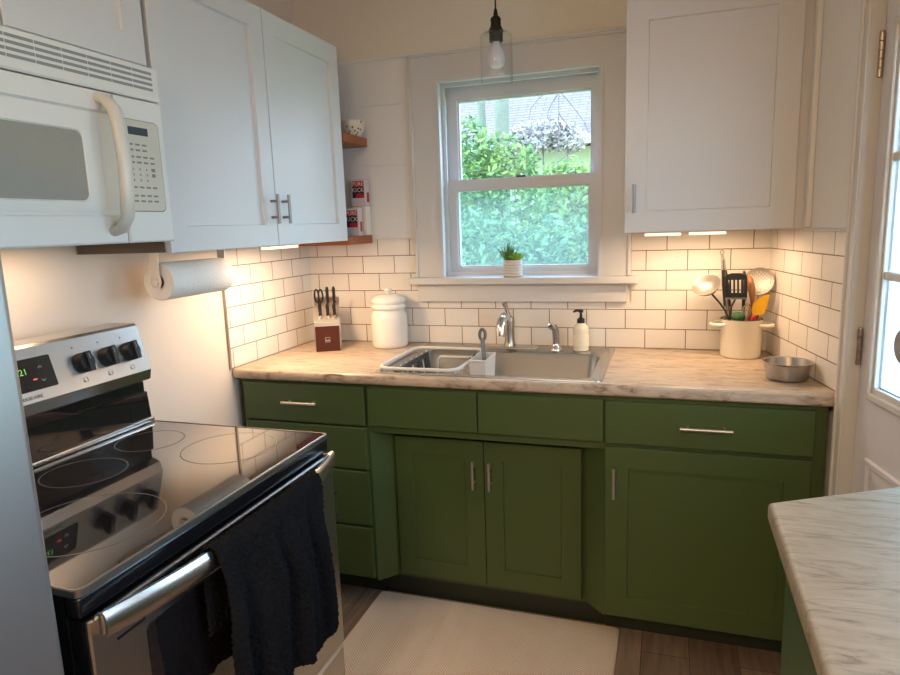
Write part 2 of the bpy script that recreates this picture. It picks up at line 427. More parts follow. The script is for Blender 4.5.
# ------------------------------------------------------------------ room shell
CH = 2.50; BACKY = -4.6
bm = BM(); box(bm, -.3, 3.1, BACKY-.1, .13, -.06, 0); struct(obj('floor', bm, M['floor']))
bm = BM(); box(bm, -.3, 3.1, BACKY-.1, .13, CH, CH+.08); struct(obj('ceiling', bm, M['ceilw']))
WX0, WX1, WZ0, WZ1 = .665, 1.345, 1.21, 2.028
bm = BM()
for a in ((-.12, WX0, 0, CH), (WX1, 2.1, 0, CH), (WX0, WX1, 0, WZ0), (WX0, WX1, WZ1, CH)):
    box(bm, a[0], a[1], .006, .13, a[2], a[3])
bmesh.ops.remove_doubles(bm, verts=bm.verts, dist=1e-5)
struct(obj('wall_back', bm, M['cream']))
bm = BM(); box(bm, -.12, -.006, BACKY, .006, 0, CH); struct(obj('wall_left', bm, mat('range_wall_panel', S(222, 208, 192), .45, var=.02)))
# slanted wall on the right, with the door opening
DS0, DS1, DZ1 = .685, 1.45, 2.04
bm = BM()
fR = lambda x, y, z: wallR(x, y, z)
for a in ((-.02, DS0, 0, CH), (DS1, 1.85, 0, CH), (2.75, 4.8, 0, CH), (1.85, 2.75, 0, 1.05), (1.85, 2.75, 2.0, CH), (DS0, DS1, DZ1, CH)):
    box(bm, a[0], a[1], -.13, -.006, a[2], a[3], f=fR)
struct(obj('wall_right', bm, M['wallwhite']))
# far wall behind the viewer
bm = BM(); box(bm, -.12, 2.95, BACKY-.12, BACKY, 0, CH); struct(obj('wall_front', bm, mat('tan_wall_paint', S(196, 170, 140), .7)))
# tiled splashbacks
bm = BM()
box(bm, 0, 1.9625, -.0, .0055, .914, 1.103); box(bm, 0, .545, 0, .0055, 1.103, 1.382); box(bm, 1.4605, 1.9625, 0, .0055, 1.103, 1.40)
struct(obj('trim_1', bm, M['tile_b']))
bm = BM(); box(bm, -.0055, 0, -.634, 0, .914, 1.40); struct(obj('trim_2', bm, M['tile_l']))
bm = BM(); box(bm, 0, .628, -.0055, 0, .914, 1.376, f=fR); struct(obj('trim_3', bm, M['tile_r']))
bm = BM(); box(bm, -.0055, .0015, -.644, -.634, .914, 1.384); struct(obj('trim_4', bm, M['grout']))
# white boarding under a cap on the back wall and the strip over the tiles on the right wall
bm = BM()
for z0, z1 in ((1.3835, 1.7017), (1.7023, 1.9537), (1.9543, 2.138)):
    box(bm, 0, .545, .001, .0055, z0, z1)
    box(bm, 1.4605, 1.9625, .001, .0055, max(z0, 1.402), z1)
box(bm, -.005, 2.0, -.004, .0055, 2.138, 2.150, .002)
struct(obj('trim_5', bm, M['wallwhite']))
bm = BM(); box(bm, ys(-.02), .645, -.0055, .008, 1.3765, 1.385, .002, f=fR); struct(obj('trim_6', bm, M['trimw']))
bm = BM(); box(bm, ys(-.312), ys(-.340), -.0055, .010, 1.386, 2.3, .003, f=fR); struct(obj('trim_7', bm, M['wallwhite']))
bm = BM(); box(bm, -.004, -.006+.014, BACKY, -2.95, 0, .1); struct(obj('baseboard_left', bm, M['trimw']))

# ------------------------------------------------------------------ window over the sink
win = bpy.data.objects.new('window_1', None); COL.objects.link(win); win.location = (1.005, 0, WZ0); struct(win)
bm = BM()
box(bm, .557, .667, -.020, .0055, WZ0+.001, 2.125); box(bm, 1.343, 1.4455, -.020, .0055, WZ0+.001, 2.125); box(bm, .667, 1.343, -.020, .0055, 2.026, 2.125)
bmesh.ops.remove_doubles(bm, verts=bm.verts, dist=1e-5)
obj('casing', bm, M['trimw'], win)
bm = BM()
box(bm, .545, .557, -.028, .0055, WZ0+.001, 2.137, .003); box(bm, 1.4455, 1.4595, -.028, .0055, WZ0+.001, 2.137, .003); box(bm, .545, 1.4595, -.028, .0055, 2.125, 2.137, .003)
obj('backband', bm, M['trimw'], win)
def ring4(bm, o, n, y0, y1):
    """mitred rectangular frame: outer and inner (x0, x1, z0, z1), from y0 to y1"""
    def R(q, y): return [(q[0], y, q[2]), (q[1], y, q[2]), (q[1], y, q[3]), (q[0], y, q[3])]
    loft(bm, [R(o, y1), R(o, y0), R(n, y0), R(n, y1), R(o, y1)], False, False); bmesh.ops.remove_doubles(bm, verts=bm.verts, dist=1e-6)
bm = BM(); ring4(bm, (.664, 1.346, 1.200, 2.029), (.677, 1.333, 1.211, 2.016), -.025, -.002); obj('inner_bead', bm, M['vinyl'], win)
bm = BM(); ring4(bm, (.660, 1.350, 1.205, 2.033), (.671, 1.339, 1.2125, 2.022), -.001, .128); obj('jamb', bm, M['vinyl'], win)
bm = BM(); ring4(bm, (.6705, 1.3395, 1.212, 2.0225), (.687, 1.323, 1.226, 2.006), .030, .044); obj('stop', bm, M['vinyl'], win)
bm = BM(); box(bm, .523, 1.488, -.062, .028, 1.182, 1.2105, .004); obj('sill', bm, M['trimw'], win)
bm = BM(); box(bm, .549, 1.4455, -.022, .0055, 1.104, 1.1815, .002); obj('apron', bm, M['trimw'], win)
def sash(name, x0, x1, z0, z1, px0, px1, pz0, pz1, y0, y1, m):
    bm = BM()
    f = faceY(y0)
    def L(a, b, c, d, w): return [(a, y0+w, c), (b, y0+w, c), (b, y0+w, d), (a, y0+w, d)]
    t = y1-y0
    loops = [L(x0, x1, z0, z1, t), L(x0, x1, z0, z1, 0), L(px0-.008, px1+.008, pz0-.008, pz1+.008, 0), L(px0-.007, px1+.007, pz0-.007, pz1+.007, .006), L(px0, px1, pz0, pz1, .008), L(px0, px1, pz0, pz1, t), L(x0, x1, z0, z1, t)]
    loft(bm, loops, False, False); bmesh.ops.remove_doubles(bm, verts=bm.verts, dist=1e-6)
    s = obj(name, bm, M['vinyl'], win)
    bm = BM(); box(bm, px0-.004, px1+.004, y0+t*.55, y0+t*.55+.004, pz0-.004, pz1+.004)
    obj('pane', bm, m, s)
    return s
sash('upper_sash', .674, 1.336, 1.59, 2.019, .728, 1.288, 1.628, 1.952, .092, .120, M['pane'])
ls = sash('lower_sash', .674, 1.336, 1.2135, 1.622, .728, 1.284, 1.254, 1.574, .046, .078, M['panescreen'])
bm = BM(); box(bm, .985, 1.025, .050, .072, 1.622, 1.631, .002); obj('sash_lock', bm, M['darkgrey'], ls)

# ------------------------------------------------------------------ door on the right
door = bpy.data.objects.new('door_1', None); COL.objects.link(door); door.location = Vector(wallR(DS0, 0, 0)); struct(door)
bm = BM()
cs0, cs1, o2 = .647, DS0-.002, DS1+.004
box(bm, cs0+.010, cs1, -.0055, .014, 0, 2.14, .003, f=fR); box(bm, cs0, cs0+.012, -.0055, .020, 0, 2.152, .004, f=fR)
box(bm, o2, o2+.06, -.0055, .014, 0, 2.14, .002, f=fR); box(bm, cs1, o2, -.0055, .014, DZ1-.003, 2.14, .002, f=fR)
obj('door_casing', bm, M['trimw'], door)
bm = BM()
for a in ((DS0-.006, DS0+.001), (DS1-.001, DS1+.006)): box(bm, a[0], a[1], -.13, .010, 0, DZ1, f=fR)
box(bm, DS0, DS1, -.13, .010, DZ1-.005, DZ1+.008, f=fR)
for a in ((DS0, DS0+.012), (DS1-.012, DS1)): box(bm, a[0], a[1], -.13, -.072, 0, DZ1, f=fR)
obj('jamb', bm, M['trimw'], door)
# door leaf: stiles, rails, glazed upper part, raised panels below
d0, d1 = DS0+.004, DS1-.004; g0, g1 = .776, 1.334; gz0, gz1 = .968, 1.862
W0, W1 = -.070, -.026
bm = BM()
fd = lambda u, v, w: wallR(u, w, v)
def Lr(a, b, c, d, w): return [fd(a, c, w), fd(b, c, w), fd(b, d, w), fd(a, d, w)]
loft(bm, [Lr(d0, d1, .008, 2.03, W0), Lr(d0, d1, .008, 2.03, W1), Lr(g0-.024, g1+.024, gz0-.03, gz1+.03, W1), Lr(g0, g1, gz0, gz1, W1-.006), Lr(g0, g1, gz0, gz1, W0), Lr(d0, d1, .008, 2.03, W0)], False, False)
bmesh.ops.remove_doubles(bm, verts=bm.verts, dist=1e-6)
leaf = obj('door_leaf', bm, M['doorw'], door)
bm = BM()   # glazing bead: raised frame
for a, b, c, d in [(g0-.025, g0-.010, gz0-.037, gz1+.037), (g1+.010, g1+.025, gz0-.037, gz1+.037), (g0-.025, g1+.025, gz0-.037, gz0-.016), (g0-.025, g1+.025, gz1+.016, gz1+.037)]:
    box(bm, a, b, W1-.002, W1+.012, c, d, .004, f=fR)
for a, b, c, d in [(g0-.012, g0, gz0-.018, gz1+.018), (g1, g1+.012, gz0-.018, gz1+.018), (g0-.012, g1+.012, gz0-.018, gz0), (g0-.012, g1+.012, gz1, gz1+.018)]:
    box(bm, a, b, W1-.016, W1+.004, c, d, .003, f=fR)
obj('glazing_bead', bm, M['trimw'], leaf)
bm = BM(); box(bm, g0-.003, g1+.003, W1-.024, W1-.019, gz0-.003, gz1+.003, f=fR); obj('pane', bm, M['doorpane'], leaf)
bm = BM()
for k in (1, 2):
    zz = gz0+(gz1-gz0)*k/3
    box(bm, g0, g1, W1-.018, W1+.001, zz-.011, zz+.011, .004, f=fR)
box(bm, (g0+g1)/2-.011, (g0+g1)/2+.011, W1-.018, W1+.001, gz0, gz1, .004, f=fR)
obj('muntin', bm, M['trimw'], leaf)
for a, b in ((.757, 1.03), (1.08, 1.353)):
    bm = BM()
    def Lp(i, w): return Lr(a+i, b-i, .22+i, .768-i, w)
    loft(bm, [Lp(0, W1-.001), Lp(.004, W1+.008), Lp(.016, W1+.008), Lp(.022, W1+.001), Lp(.05, W1+.004)])
    obj('raised_panel', bm, M['doorw'], leaf)
for z0, z1, mm in ((1.770, 1.880, M['brass']), (1.012, 1.112, M['hinge']), (.22, .325, M['hinge'])):
    bm = BM()
    q0 = Vector(wallR(DS0+.006, W1+.0085, z0)); n = 5
    for k in range(n):
        a = q0+Vector((0, 0, (z1-z0)*k/n+.001)); b = q0+Vector((0, 0, (z1-z0)*(k+1)/n-.001))
        cyl(bm, a, b, .0065, seg=12)
    box(bm, DS0+.001, DS0+.0035, W1-.03, W1+.006, z0, z1, f=fR)
    lathe(bm, [(0, .006), (.005, .004), (.006, 0)], q0+Vector((0, 0, z1-z0)), 10)
    obj('hinge', bm, mm, door, 40)
bm = BM()
q = Vector(wallR(d1-.06, W1, 1.0)); lathe(bm, [(.028, 0), (.028, .006), (.012, .01), (.012, .035), (.026, .045), (.028, .06), (.018, .072), (0, .075)], q, 24, axis_mtx(NW))
obj('door_knob', bm, M['nickel'], door, 40)

# unseen window added further along the wall, bluish daylight for the left cabinets
w2 = bpy.data.objects.new('added_window', None); COL.objects.link(w2); w2.location = Vector(wallR(2.3, 0, 1.05)); struct(w2)
bm = BM()
for a, b, c, d in ((1.76, 1.85, .96, 2.09), (2.75, 2.84, .96, 2.09), (1.85, 2.75, 2.0, 2.09), (1.85, 2.75, .96, 1.05)): box(bm, a, b, -.0055, .016, c, d, .002, f=fR)
obj('casing', bm, M['trimw'], w2)
bm = BM()
for a, b, c, d in ((1.85, 1.89, 1.05, 2.0), (2.71, 2.75, 1.05, 2.0), (1.89, 2.71, 1.96, 2.0), (1.89, 2.71, 1.05, 1.10), (1.89, 2.71, 1.50, 1.54)): box(bm, a, b, -.07, -.03, c, d, f=fR)
obj('sash', bm, M['vinyl'], w2)
bm = BM(); box(bm, 1.88, 2.72, -.052, -.048, 1.09, 1.97, f=fR); obj('pane', bm, M['pane'], w2)

# round ornament hung on the door glass
q = Vector(wallR(.914, W1+.003, 1.105))
t = thing('hanging_ornament', 'round grey ornament hanging against the glass of the white door', 'ornament', q)
bm = BM(); lathe(bm, [(0, 0), (.044, 0), (.047, .004), (.044, .008), (.02, .010), (0, .010)], q, 32, axis_mtx(NW)); obj('disc', bm, M['grey'], t, 40)
bm = BM(); tube(bm, [q+Vector((0, 0, .045))+NW*.004, q+Vector((0, 0, .155))+NW*.004], .0015, 6); obj('string', bm, M['darkgrey'], t)

# ------------------------------------------------------------------ base cabinets
def toe(bm, x0, x1): box(bm, x0, x1, -.53, -.515, 0, .098)
t = thing('drawer_cabinet', 'green base cabinet with a stack of four drawers beside the range', 'cabinet', (.30, -.3, 0))
bm = BM()
box(bm, .022, .040, -.61, -.01, .098, .873); box(bm, .547, .563, -.61, -.01, .098, .873); box(bm, .0405, .5465, -.591, -.011, .0985, .116)
box(bm, .0402, .5468, -.6098, -.592, .098, .873)
obj('carcass', bm, M['green'], t)
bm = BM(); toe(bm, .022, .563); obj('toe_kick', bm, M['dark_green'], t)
for i, (z0, z1) in enumerate(((.7155, .8635), (.546, .708), (.323, .5365), (.108, .3125))):
    bm = BM(); slab(bm, .040, .5545, z0, z1, faceY(-.61)); dr = obj('drawer', bm, M['green'], t)
    if i == 0:
        bm = BM(); zc = .795
        pull(bm, (.222, -.628, zc), (.370, -.628, zc), (0, -1, 0)); obj('handle', bm, M['nickel'], dr, 40)

t = thing('sink_cabinet', 'green sink cabinet with recessed double doors under the window', 'cabinet', (.99, -.3, 0))
bm = BM()
box(bm, .566, .578, -.591, -.01, .691, .873); box(bm, 1.399, 1.4105, -.591, -.01, .691, .873)   # upper ends
box(bm, .5635, 1.4125, -.61, -.592, .69, .873)                                             # apron rail behind the false fronts
box(bm, .5785, 1.3985, -.5915, -.52, .6905, .70)                                               # soffit of the recess
prism(bm, [(.5635, -.61), (.634, -.53), (.634, -.515), (.5635, -.515)], .09, .69, lambda u, v, w: (u, v, w))
prism(bm, [(1.4125, -.61), (1.4125, -.515), (1.331, -.515), (1.331, -.53)], .09, .69, lambda u, v, w: (u, v, w))
box(bm, .634, 1.331, -.532, -.515, .09, .69)
box(bm, .566, 1.4105, -.528, -.515, .078, .09)                                             # floor of the recess
box(bm, .566, .578, -.515, -.01, .078, .69); box(bm, 1.399, 1.4105, -.515, -.01, .078, .69)
obj('carcass', bm, M['green'], t)
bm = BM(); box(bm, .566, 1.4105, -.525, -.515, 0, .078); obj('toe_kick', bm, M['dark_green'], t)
for x0, x1 in ((.568, .9815), (.986, 1.4085)):
    bm = BM(); slab(bm, x0, x1, .7185, .8625, faceY(-.61)); obj('false_front', bm, M['green'], t)
for x0, x1, hx in ((.634, .9795, .945), (.9825, 1.3295, 1.006)):
    bm = BM(); shaker(bm, x0, x1, .100, .662, faceY(-.532), .018, .068); d = obj('door', bm, M['green'], t)
    bm = BM(); pull(bm, (hx, -.55, .486), (hx, -.55, .592), (0, -1, 0)); obj('handle', bm, M['nickel'], d, 40)

t = thing('base_cabinet', 'green base cabinet with one drawer over one wide door, beside the door casing', 'cabinet', (1.72, -.3, 0))
bm = BM()
box(bm, 1.413, 1.43, -.61, -.01, .098, .873); box(bm, 2.003, 2.02, -.61, -.30, .098, .873); box(bm, 1.4305, 2.0025, -.591, -.30, .0985, .116)
box(bm, 1.4302, 2.0028, -.6098, -.592, .098, .873); box(bm, 2.02, 2.054, -.606, -.595, .098, .873)
box(bm, 1.4305, 1.95, -.299, -.01, .0985, .116)
obj('carcass', bm, M['green'], t)
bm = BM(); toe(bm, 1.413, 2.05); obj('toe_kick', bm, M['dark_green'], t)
bm = BM(); slab(bm, 1.4155, 2.019, .7175, .8585, faceY(-.61)); dr = obj('drawer', bm, M['green'], t)
bm = BM(); pull(bm, (1.643, -.628, .788), (1.795, -.628, .788), (0, -1, 0)); obj('handle', bm, M['nickel'], dr, 40)
bm = BM(); shaker(bm, 1.4165, 2.017, .104, .7045, faceY(-.61), .018, .072); dr = obj('door', bm, M['green'], t)
bm = BM(); pull(bm, (1.4455, -.628, .537), (1.4455, -.628, .64), (0, -1, 0)); obj('handle', bm, M['nickel'], dr, 40)

# ------------------------------------------------------------------ worktop with a cut-out for the sink
def worktop(name, outer, hole, z0, z1, m, bev_edges):
    bm = BM()
    o = [bm.verts.new((x, y, z1)) for x, y in outer]
    if hole:
        h = [bm.verts.new((x, y, z1)) for x, y in hole]
        # outer indices grouped to the four hole corners
        (a, b, c, d) = bev_edges['corners']
        n = len(o)
        def rng(i, j):
            out = [i]
            while out[-1] != j: out.append((out[-1]+1) % n)
            return [o[k] for k in out]
        for (i, j, p, q) in ((a, b, 0, 1), (b, c, 1, 2), (c, d, 2, 3), (d, a, 3, 0)):
            bm.faces.new(rng(i, j)+[h[q], h[p]])
    else:
        bm.faces.new(o)
    r = bmesh.ops.extrude_face_region(bm, geom=list(bm.faces))
    for v in [g for g in r['geom'] if isinstance(g, bmesh.types.BMVert)]: v.co.z = z0
    bmesh.ops.recalc_face_normals(bm, faces=bm.faces)
    es = []
    for e in bm.edges:
        p, q = e.verts[0].co, e.verts[1].co
        if abs(p.z-q.z) < 1e-6 and bev_edges['test'](p, q): es.append(e)
    bmesh.ops.bevel(bm, geom=es, offset=bev_edges.get('r', .010), segments=4, affect='EDGES', profile=.5)
    return obj(name, bm, m, None, 35)
xe = lambda y: 1.9625+.18159*(-y)-.001
notch = wallR(.613, .022, 0)
nx, ny = wallR(ys(-.636), .022, 0)[:2]
outer = [(0.002, -.635), (xe(-.635), -.635), (xe(-.60), -.60), (xe(-.3), -.3), (xe(0), -.001), (.002, -.001)]
hole = [(.612, -.600), (1.372, -.600), (1.372, -.048), (.612, -.048)]
o = worktop('countertop', outer, hole, .8745, .9135, M['counter'], dict(corners=(0, 1, 4, 5), test=lambda p, q: p.y < -.63 and q.y < -.63, r=.009))
tag(o, 'long beige stone-look laminate worktop holding the sink', 'countertop')

# ------------------------------------------------------------------ sink and what stands round it
t = thing('sink', 'stainless steel drop-in sink set in the worktop under the window', 'sink', (.99, -.32, .9137))
bm = BM()
def Z(l, z): return [(x, y, z) for x, y in l]
A = rrect(.588, 1.403, -.614, -.026, .025)
loops = [Z(A, .9140), Z(rrect(.590, 1.401, -.612, -.028, .024), .9185), Z(rrect(.602, 1.389, -.600, -.042, .02), .9185), Z(rrect(.604, 1.387, -.598, -.044, .02), .9172),
         Z(rrect(.636, 1.362, -.588, -.168, .045), .9172), Z(rrect(.641, 1.357, -.583, -.173, .045), .912), Z(rrect(.650, 1.348, -.574, -.182, .05), .76), Z(rrect(.675, 1.323, -.549, -.207, .05), .735), Z(rrect(.9, 1.1, -.45, -.30, .04), .733)]
loft(bm, loops, False, True); obj('basin', bm, M['sinksteel'], t, 50)
bm = BM(); lathe(bm, [(.055, .7335), (.057, .737), (.045, .7375), (.04, .734), (0, .7335)], (1.0, -.375, 0), 28); obj('strainer', bm, M['chrome'], t, 40)

t = thing('faucet', 'brushed nickel single-lever kitchen faucet behind the sink', 'faucet', (.97, -.075, .9175))
bm = BM(); loft(bm, [Z(rrect(.86, 1.095, -.105, -.052, .025), .9176), Z(rrect(.86, 1.095, -.105, -.052, .025), .921), Z(rrect(.865, 1.09, -.100, -.057, .022), .925)]); obj('deck_plate', bm, M['nickel'], t, 40)
bm = BM(); lathe(bm, [(.027, .925), (.024, .935), (.021, .95), (.0195, 1.0), (.021, 1.03), (.019, 1.045), (0, 1.05)], (.975, -.078, 0), 24); obj('body', bm, M['fnickel'], t, 40)
bm = BM(); tube(bm, [(.974, -.085, 1.015), (.972, -.115, 1.045), (.970, -.150, 1.058), (.968, -.180, 1.045), (.967, -.195, 1.015), (.966, -.2, .985)], [.013, .016, .018, .0195, .02, .017], 16); obj('spout', bm, M['chrome'], t, 50)
bm = BM(); tube(bm, [(.975, -.078, 1.045), (.970, -.082, 1.065), (.962, -.084, 1.09), (.957, -.086, 1.108)], [.014, .010, .012, .015], 14, flat=.75); obj('lever', bm, M['fnickel'], t, 50)

t = thing('side_sprayer', 'small nickel side sprayer standing on the sink deck beside the faucet', 'sprayer', (1.174, -.106, .9172))
bm = BM(); lathe(bm, [(.026, .9175), (.025, .924), (.017, .934), (.0145, .945)], (1.174, -.106, 0), 20); obj('base', bm, M['chrome'], t, 40)
bm = BM(); tube(bm, [(1.174, -.106, .935), (1.174, -.106, .96), (1.172, -.107, .995), (1.168, -.112, 1.012), (1.160, -.128, 1.018)], [.013, .0135, .0145, .014, .012], 16); obj('wand', bm, M['fnickel'], t, 50)
bm = BM(); lathe(bm, [(.014, 0), (.015, .006), (.014, .012), (.009, .014), (.007, .010), (0, .010)], (1.160, -.124, 1.018), 20, axis_mtx((-.15, -1, .05))); obj('spray_head', bm, M['chrome'], t, 40)

t = thing('soap_bottle', 'pale soap bottle with a black pump on the sink deck', 'bottle', (1.273, -.10, .9172))
bm = BM(); lathe(bm, [(0, .9175), (.027, .9175), (.031, .921), (.031, 1.005), (.028, 1.018), (.015, 1.028), (.0125, 1.033), (0, 1.033)], (1.273, -.10, 0), 28); obj('body', bm, M['soap'], t, 40)
bm = BM(); lathe(bm, [(.0325, .94), (.0325, .985)], (1.273, -.10, 0), 28); obj('wrap', bm, mat('paper_wrap', S(228, 219, 196), .6, var=.06, vscale=60), t, 40)
bm = BM(); lathe(bm, [(.0155, 1.030), (.0155, 1.045), (.006, 1.052), (.005, 1.07), (.010, 1.073), (.010, 1.083), (0, 1.084)], (1.273, -.10, 0), 18)
tube(bm, [(1.273, -.10, 1.079), (1.255, -.103, 1.080), (1.243, -.105, 1.074)], [.006, .0055, .004], 10); obj('pump', bm, M['blackplastic'], t, 40)

# grey drainer basket hooked on the left end of the sink
t = thing('dish_rack', 'light grey draining basket with a looped rim at the left end of the sink', 'dish rack', (.75, -.4, .92))
bm = BM()
def rr3(x0, x1, y0, y1, r, z, n=6): return [(x, y, z) for x, y in rrect(x0, x1, y0, y1, r, n)]
tube(bm, rr3(.602, .905, -.600, -.200, .05, .931), .0085, 10, closed=True, flat=.8)
obj('rim', bm, M['rack'], t, 60)
bm = BM()
for a in range(7):
    yy = -.56+a*.055
    tube(bm, [(.655, yy, .925), (.664, yy, .86), (.672, yy, .79), (.69, yy, .772), (.86, yy, .772), (.875, yy, .79), (.882, yy, .86), (.889, yy, .925)], .0028, 6)
for xx in (.70, .75, .80, .85):
    tube(bm, [(xx, -.556, .772), (xx, -.225, .772)], .0028, 6)
obj('wire_basket', bm, M['rack'], t, 60)
bm = BM()
fx = lambda u, v, w: (.658+w+(.93-v)*.1, u, v)
for a, b, c, d in ((-.575, -.235, .905, .922), (-.575, -.235, .80, .83), (-.575, -.535, .83, .905), (-.45, -.43, .83, .905), (-.35, -.33, .83, .905), (-.27, -.235, .83, .905)):
    box(bm, a, b, 0, .008, c, d, f=lambda x, y, z: fx(x, z, y))
obj('end_panel', bm, M['darkgrey'], t)
bm = BM()
tube(bm, [(.70, -.225, .80), (.70, -.222, .885), (.715, -.222, .90), (.86, -.222, .90), (.875, -.222, .885), (.875, -.225, .80)], .005, 8); obj('loop_handle', bm, M['rack'], t, 60)

t = thing('utensil_caddy', 'small open grey caddy hooked beside the draining basket in the sink', 'caddy', (.955, -.47, .84))
cq = [(.935, -.545), (.995, -.545), (.995, -.40), (.935, -.40)]
def shrink(s, z, dx=0): cx, cy = .965, -.472; return [(cx+(x-cx)*s, cy+(y-cy)*s, z) for x, y in cq]
bm = BM(); loft(bm, [shrink(.86, .835), shrink(1, .952), shrink(1.05, .955), shrink(1.05, .960), shrink(.95, .960), shrink(.82, .842)]); obj('cup', bm, M['rack'], t)
bm = BM(); tube(bm, [(.934, -.50, .955), (.925, -.50, .958), (.919, -.50, .948)], .004, 8); obj('hook', bm, M['darkgrey'], t)
bm = BM(); tube(bm, [(.934, -.44, .955), (.925, -.44, .958), (.919, -.44, .948)], .004, 8); obj('hook', bm, M['darkgrey'], t)
t = thing('dish_brush', 'dark grey dish brush standing handle up in the sink caddy', 'brush', (.965, -.47, .85))
bm = BM()
pts = [(.972, -.475, .86), (.970, -.470, .95), (.966, -.462, .99), (.962, -.455, 1.02)]
tube(bm, pts, [.010, .013, .016, .015], 12, flat=.5)
tube(bm, [(.962+.0105*math.cos(a), -.455+.001, 1.036+.020*math.sin(a)) for a in [2*PI*k/20 for k in range(20)]], .0062, 8, closed=True)
obj('handle', bm, M['brushgrey'], t, 50)
bm = BM(); lathe(bm, [(0, .846), (.018, .846), (.02, .852), (.018, .866), (0, .868)], (.972, -.475, 0), 16); obj('brush_head', bm, M['darkgrey'], t, 40)

# ------------------------------------------------------------------ knife block and knives
KO = Vector((.213, -.2565, .914)); kd = Vector((.898, .440, 0)); kb = Vector((-.440, .898, 0))
def kf(u, v, w): p = KO+kd*u+kb*w; return (p.x, p.y, .914+v)     # u across the front, v up, w depth
t = thing('knife_block', 'cherry wood knife block with a slanted steel top in the tiled corner', 'knife block', KO)
bm = BM()
prof = [(0, .0005), (0, .110), (.125, .205), (.125, .0005)]   # (depth, height)
loft(bm, [[kf(-.050, h, d) for d, h in prof], [kf(.052, h, d) for d, h in prof]]); obj('body', bm, M['cherry'], t)
bm = BM()
prof = [(-.002, .110), (-.002, .126), (.126, .223), (.126, .205), (0, .110)]
loft(bm, [[kf(-.053, h+.0002, d) for d, h in prof], [kf(.055, h+.0002, d) for d, h in prof]]); obj('steel_top', bm, mat('satin_steel_plate', (.72, .69, .63, 1), .4, .9), t)
bm = BM()
for s in (-.053, .053):
    pr = [(0.0, .004), (0.0, .108), (.123, .2), (.123, .004)]
    loft(bm, [[kf(s-.0008+.001, h, d) for d, h in pr], [kf(s+.0008+.001, h, d) for d, h in pr]])
obj('side_plate', bm, M['silverprint'], t)
bm = BM()
sq = lambda a: [kf(-a+.001, .045-a+.006, -.0004), kf(a+.001, .045-a+.006, -.0004), kf(a+.001, .045+a+.006, -.0004), kf(-a+.001, .045+a+.006, -.0004)]
loft(bm, [sq(.0105), sq(.0090)], False, False); emb = obj('emblem', bm, M['silverprint'], t)
def kfront(u, v, w): return kf(u, v, -w)
for dx in (-.004, .004):
    bm = BM()
    box(bm, dx-.0012, dx+.0012, .0003, .001, .043, .054, f=lambda x, y, z: kfront(x+.001, z, y))
    box(bm, dx-.003, dx+.003, .0003, .001, .0475, .0495, f=lambda x, y, z: kfront(x+.001, z, y))
    lathe(bm, [(.0022, -.0003), (.0022, .0003)], kfront(dx+.001, .0565, .0006), 10, axis_mtx(-kb)); obj('emblem_figure', bm, M['silverprint'], emb)
slope = math.atan2(.097, .128)
up = (Vector((0, 0, 1))*math.cos(slope*.45)-kb*math.sin(slope*.45)).normalized()
def knife(name, u, d, ln, r, label, lean=0):
    base = Vector(kf(u, .126+.7578*(d+.002)+.0015, d))
    dirv = (up+kd*lean).normalized()
    tt = thing(name, label, 'knife', base, 'knives in the block')
    bm = BM(); tube(bm, [base, base+dirv*.016], [r*.9, r], 12, flat=.62); obj('bolster', bm, M['chrome'], tt, 40)
    bm = BM(); L = ln
    tube(bm, [base+dirv*.0165, base+dirv*.03, base+dirv*(.3*L+.02), base+dirv*(.62*L), base+dirv*(.88*L)-kb*.002, base+dirv*L-kb*.004], [r*.98, r*.92, r*1.08, r*.95, r*1.1, r*.75], 12, flat=.62)
    obj('handle', bm, M['blackplastic'], tt, 50)
rows = ((.030, .062, .0085), (.058, .072, .009))
names = {0: 'front row', 1: 'middle row'}
pos = {-.031: 'left', 0.002: 'centre', .033: 'right'}
cols = [-.024, .008, .036]
words = ['beside the shears', 'in the middle column', 'nearest the canister']
for ri, (d, ln, r) in enumerate(((.018, .066, .0105), (.078, .088, .0098))):
    for ci, u in enumerate(cols):
        if ri == 1 and ci == 0: continue
        knife('kitchen_knife', u, d, ln, r, 'black-handled knife in the %s of the cherry block, %s' % (('front row', 'rear row')[ri], words[ci]))
base = Vector(kf(-.030, .126+.7578*.086+.003, .084))
tt = thing('kitchen_shears', 'black-handled kitchen shears at the back corner of the knife block', 'scissors', base)
for s in (-1, 1):
    bm = BM(); c = base+up*.042+kd*s*.0085*1.0
    tube(bm, [c+kd*.009*math.cos(a)*1.0+up*.03*math.sin(a) for a in [2*PI*k/20 for k in range(20)]], .0042, 8, closed=True)
    tube(bm, [base, base+up*.016+kd*s*.005], .0045, 8); obj('finger_loop', bm, M['blackplastic'], tt, 60)

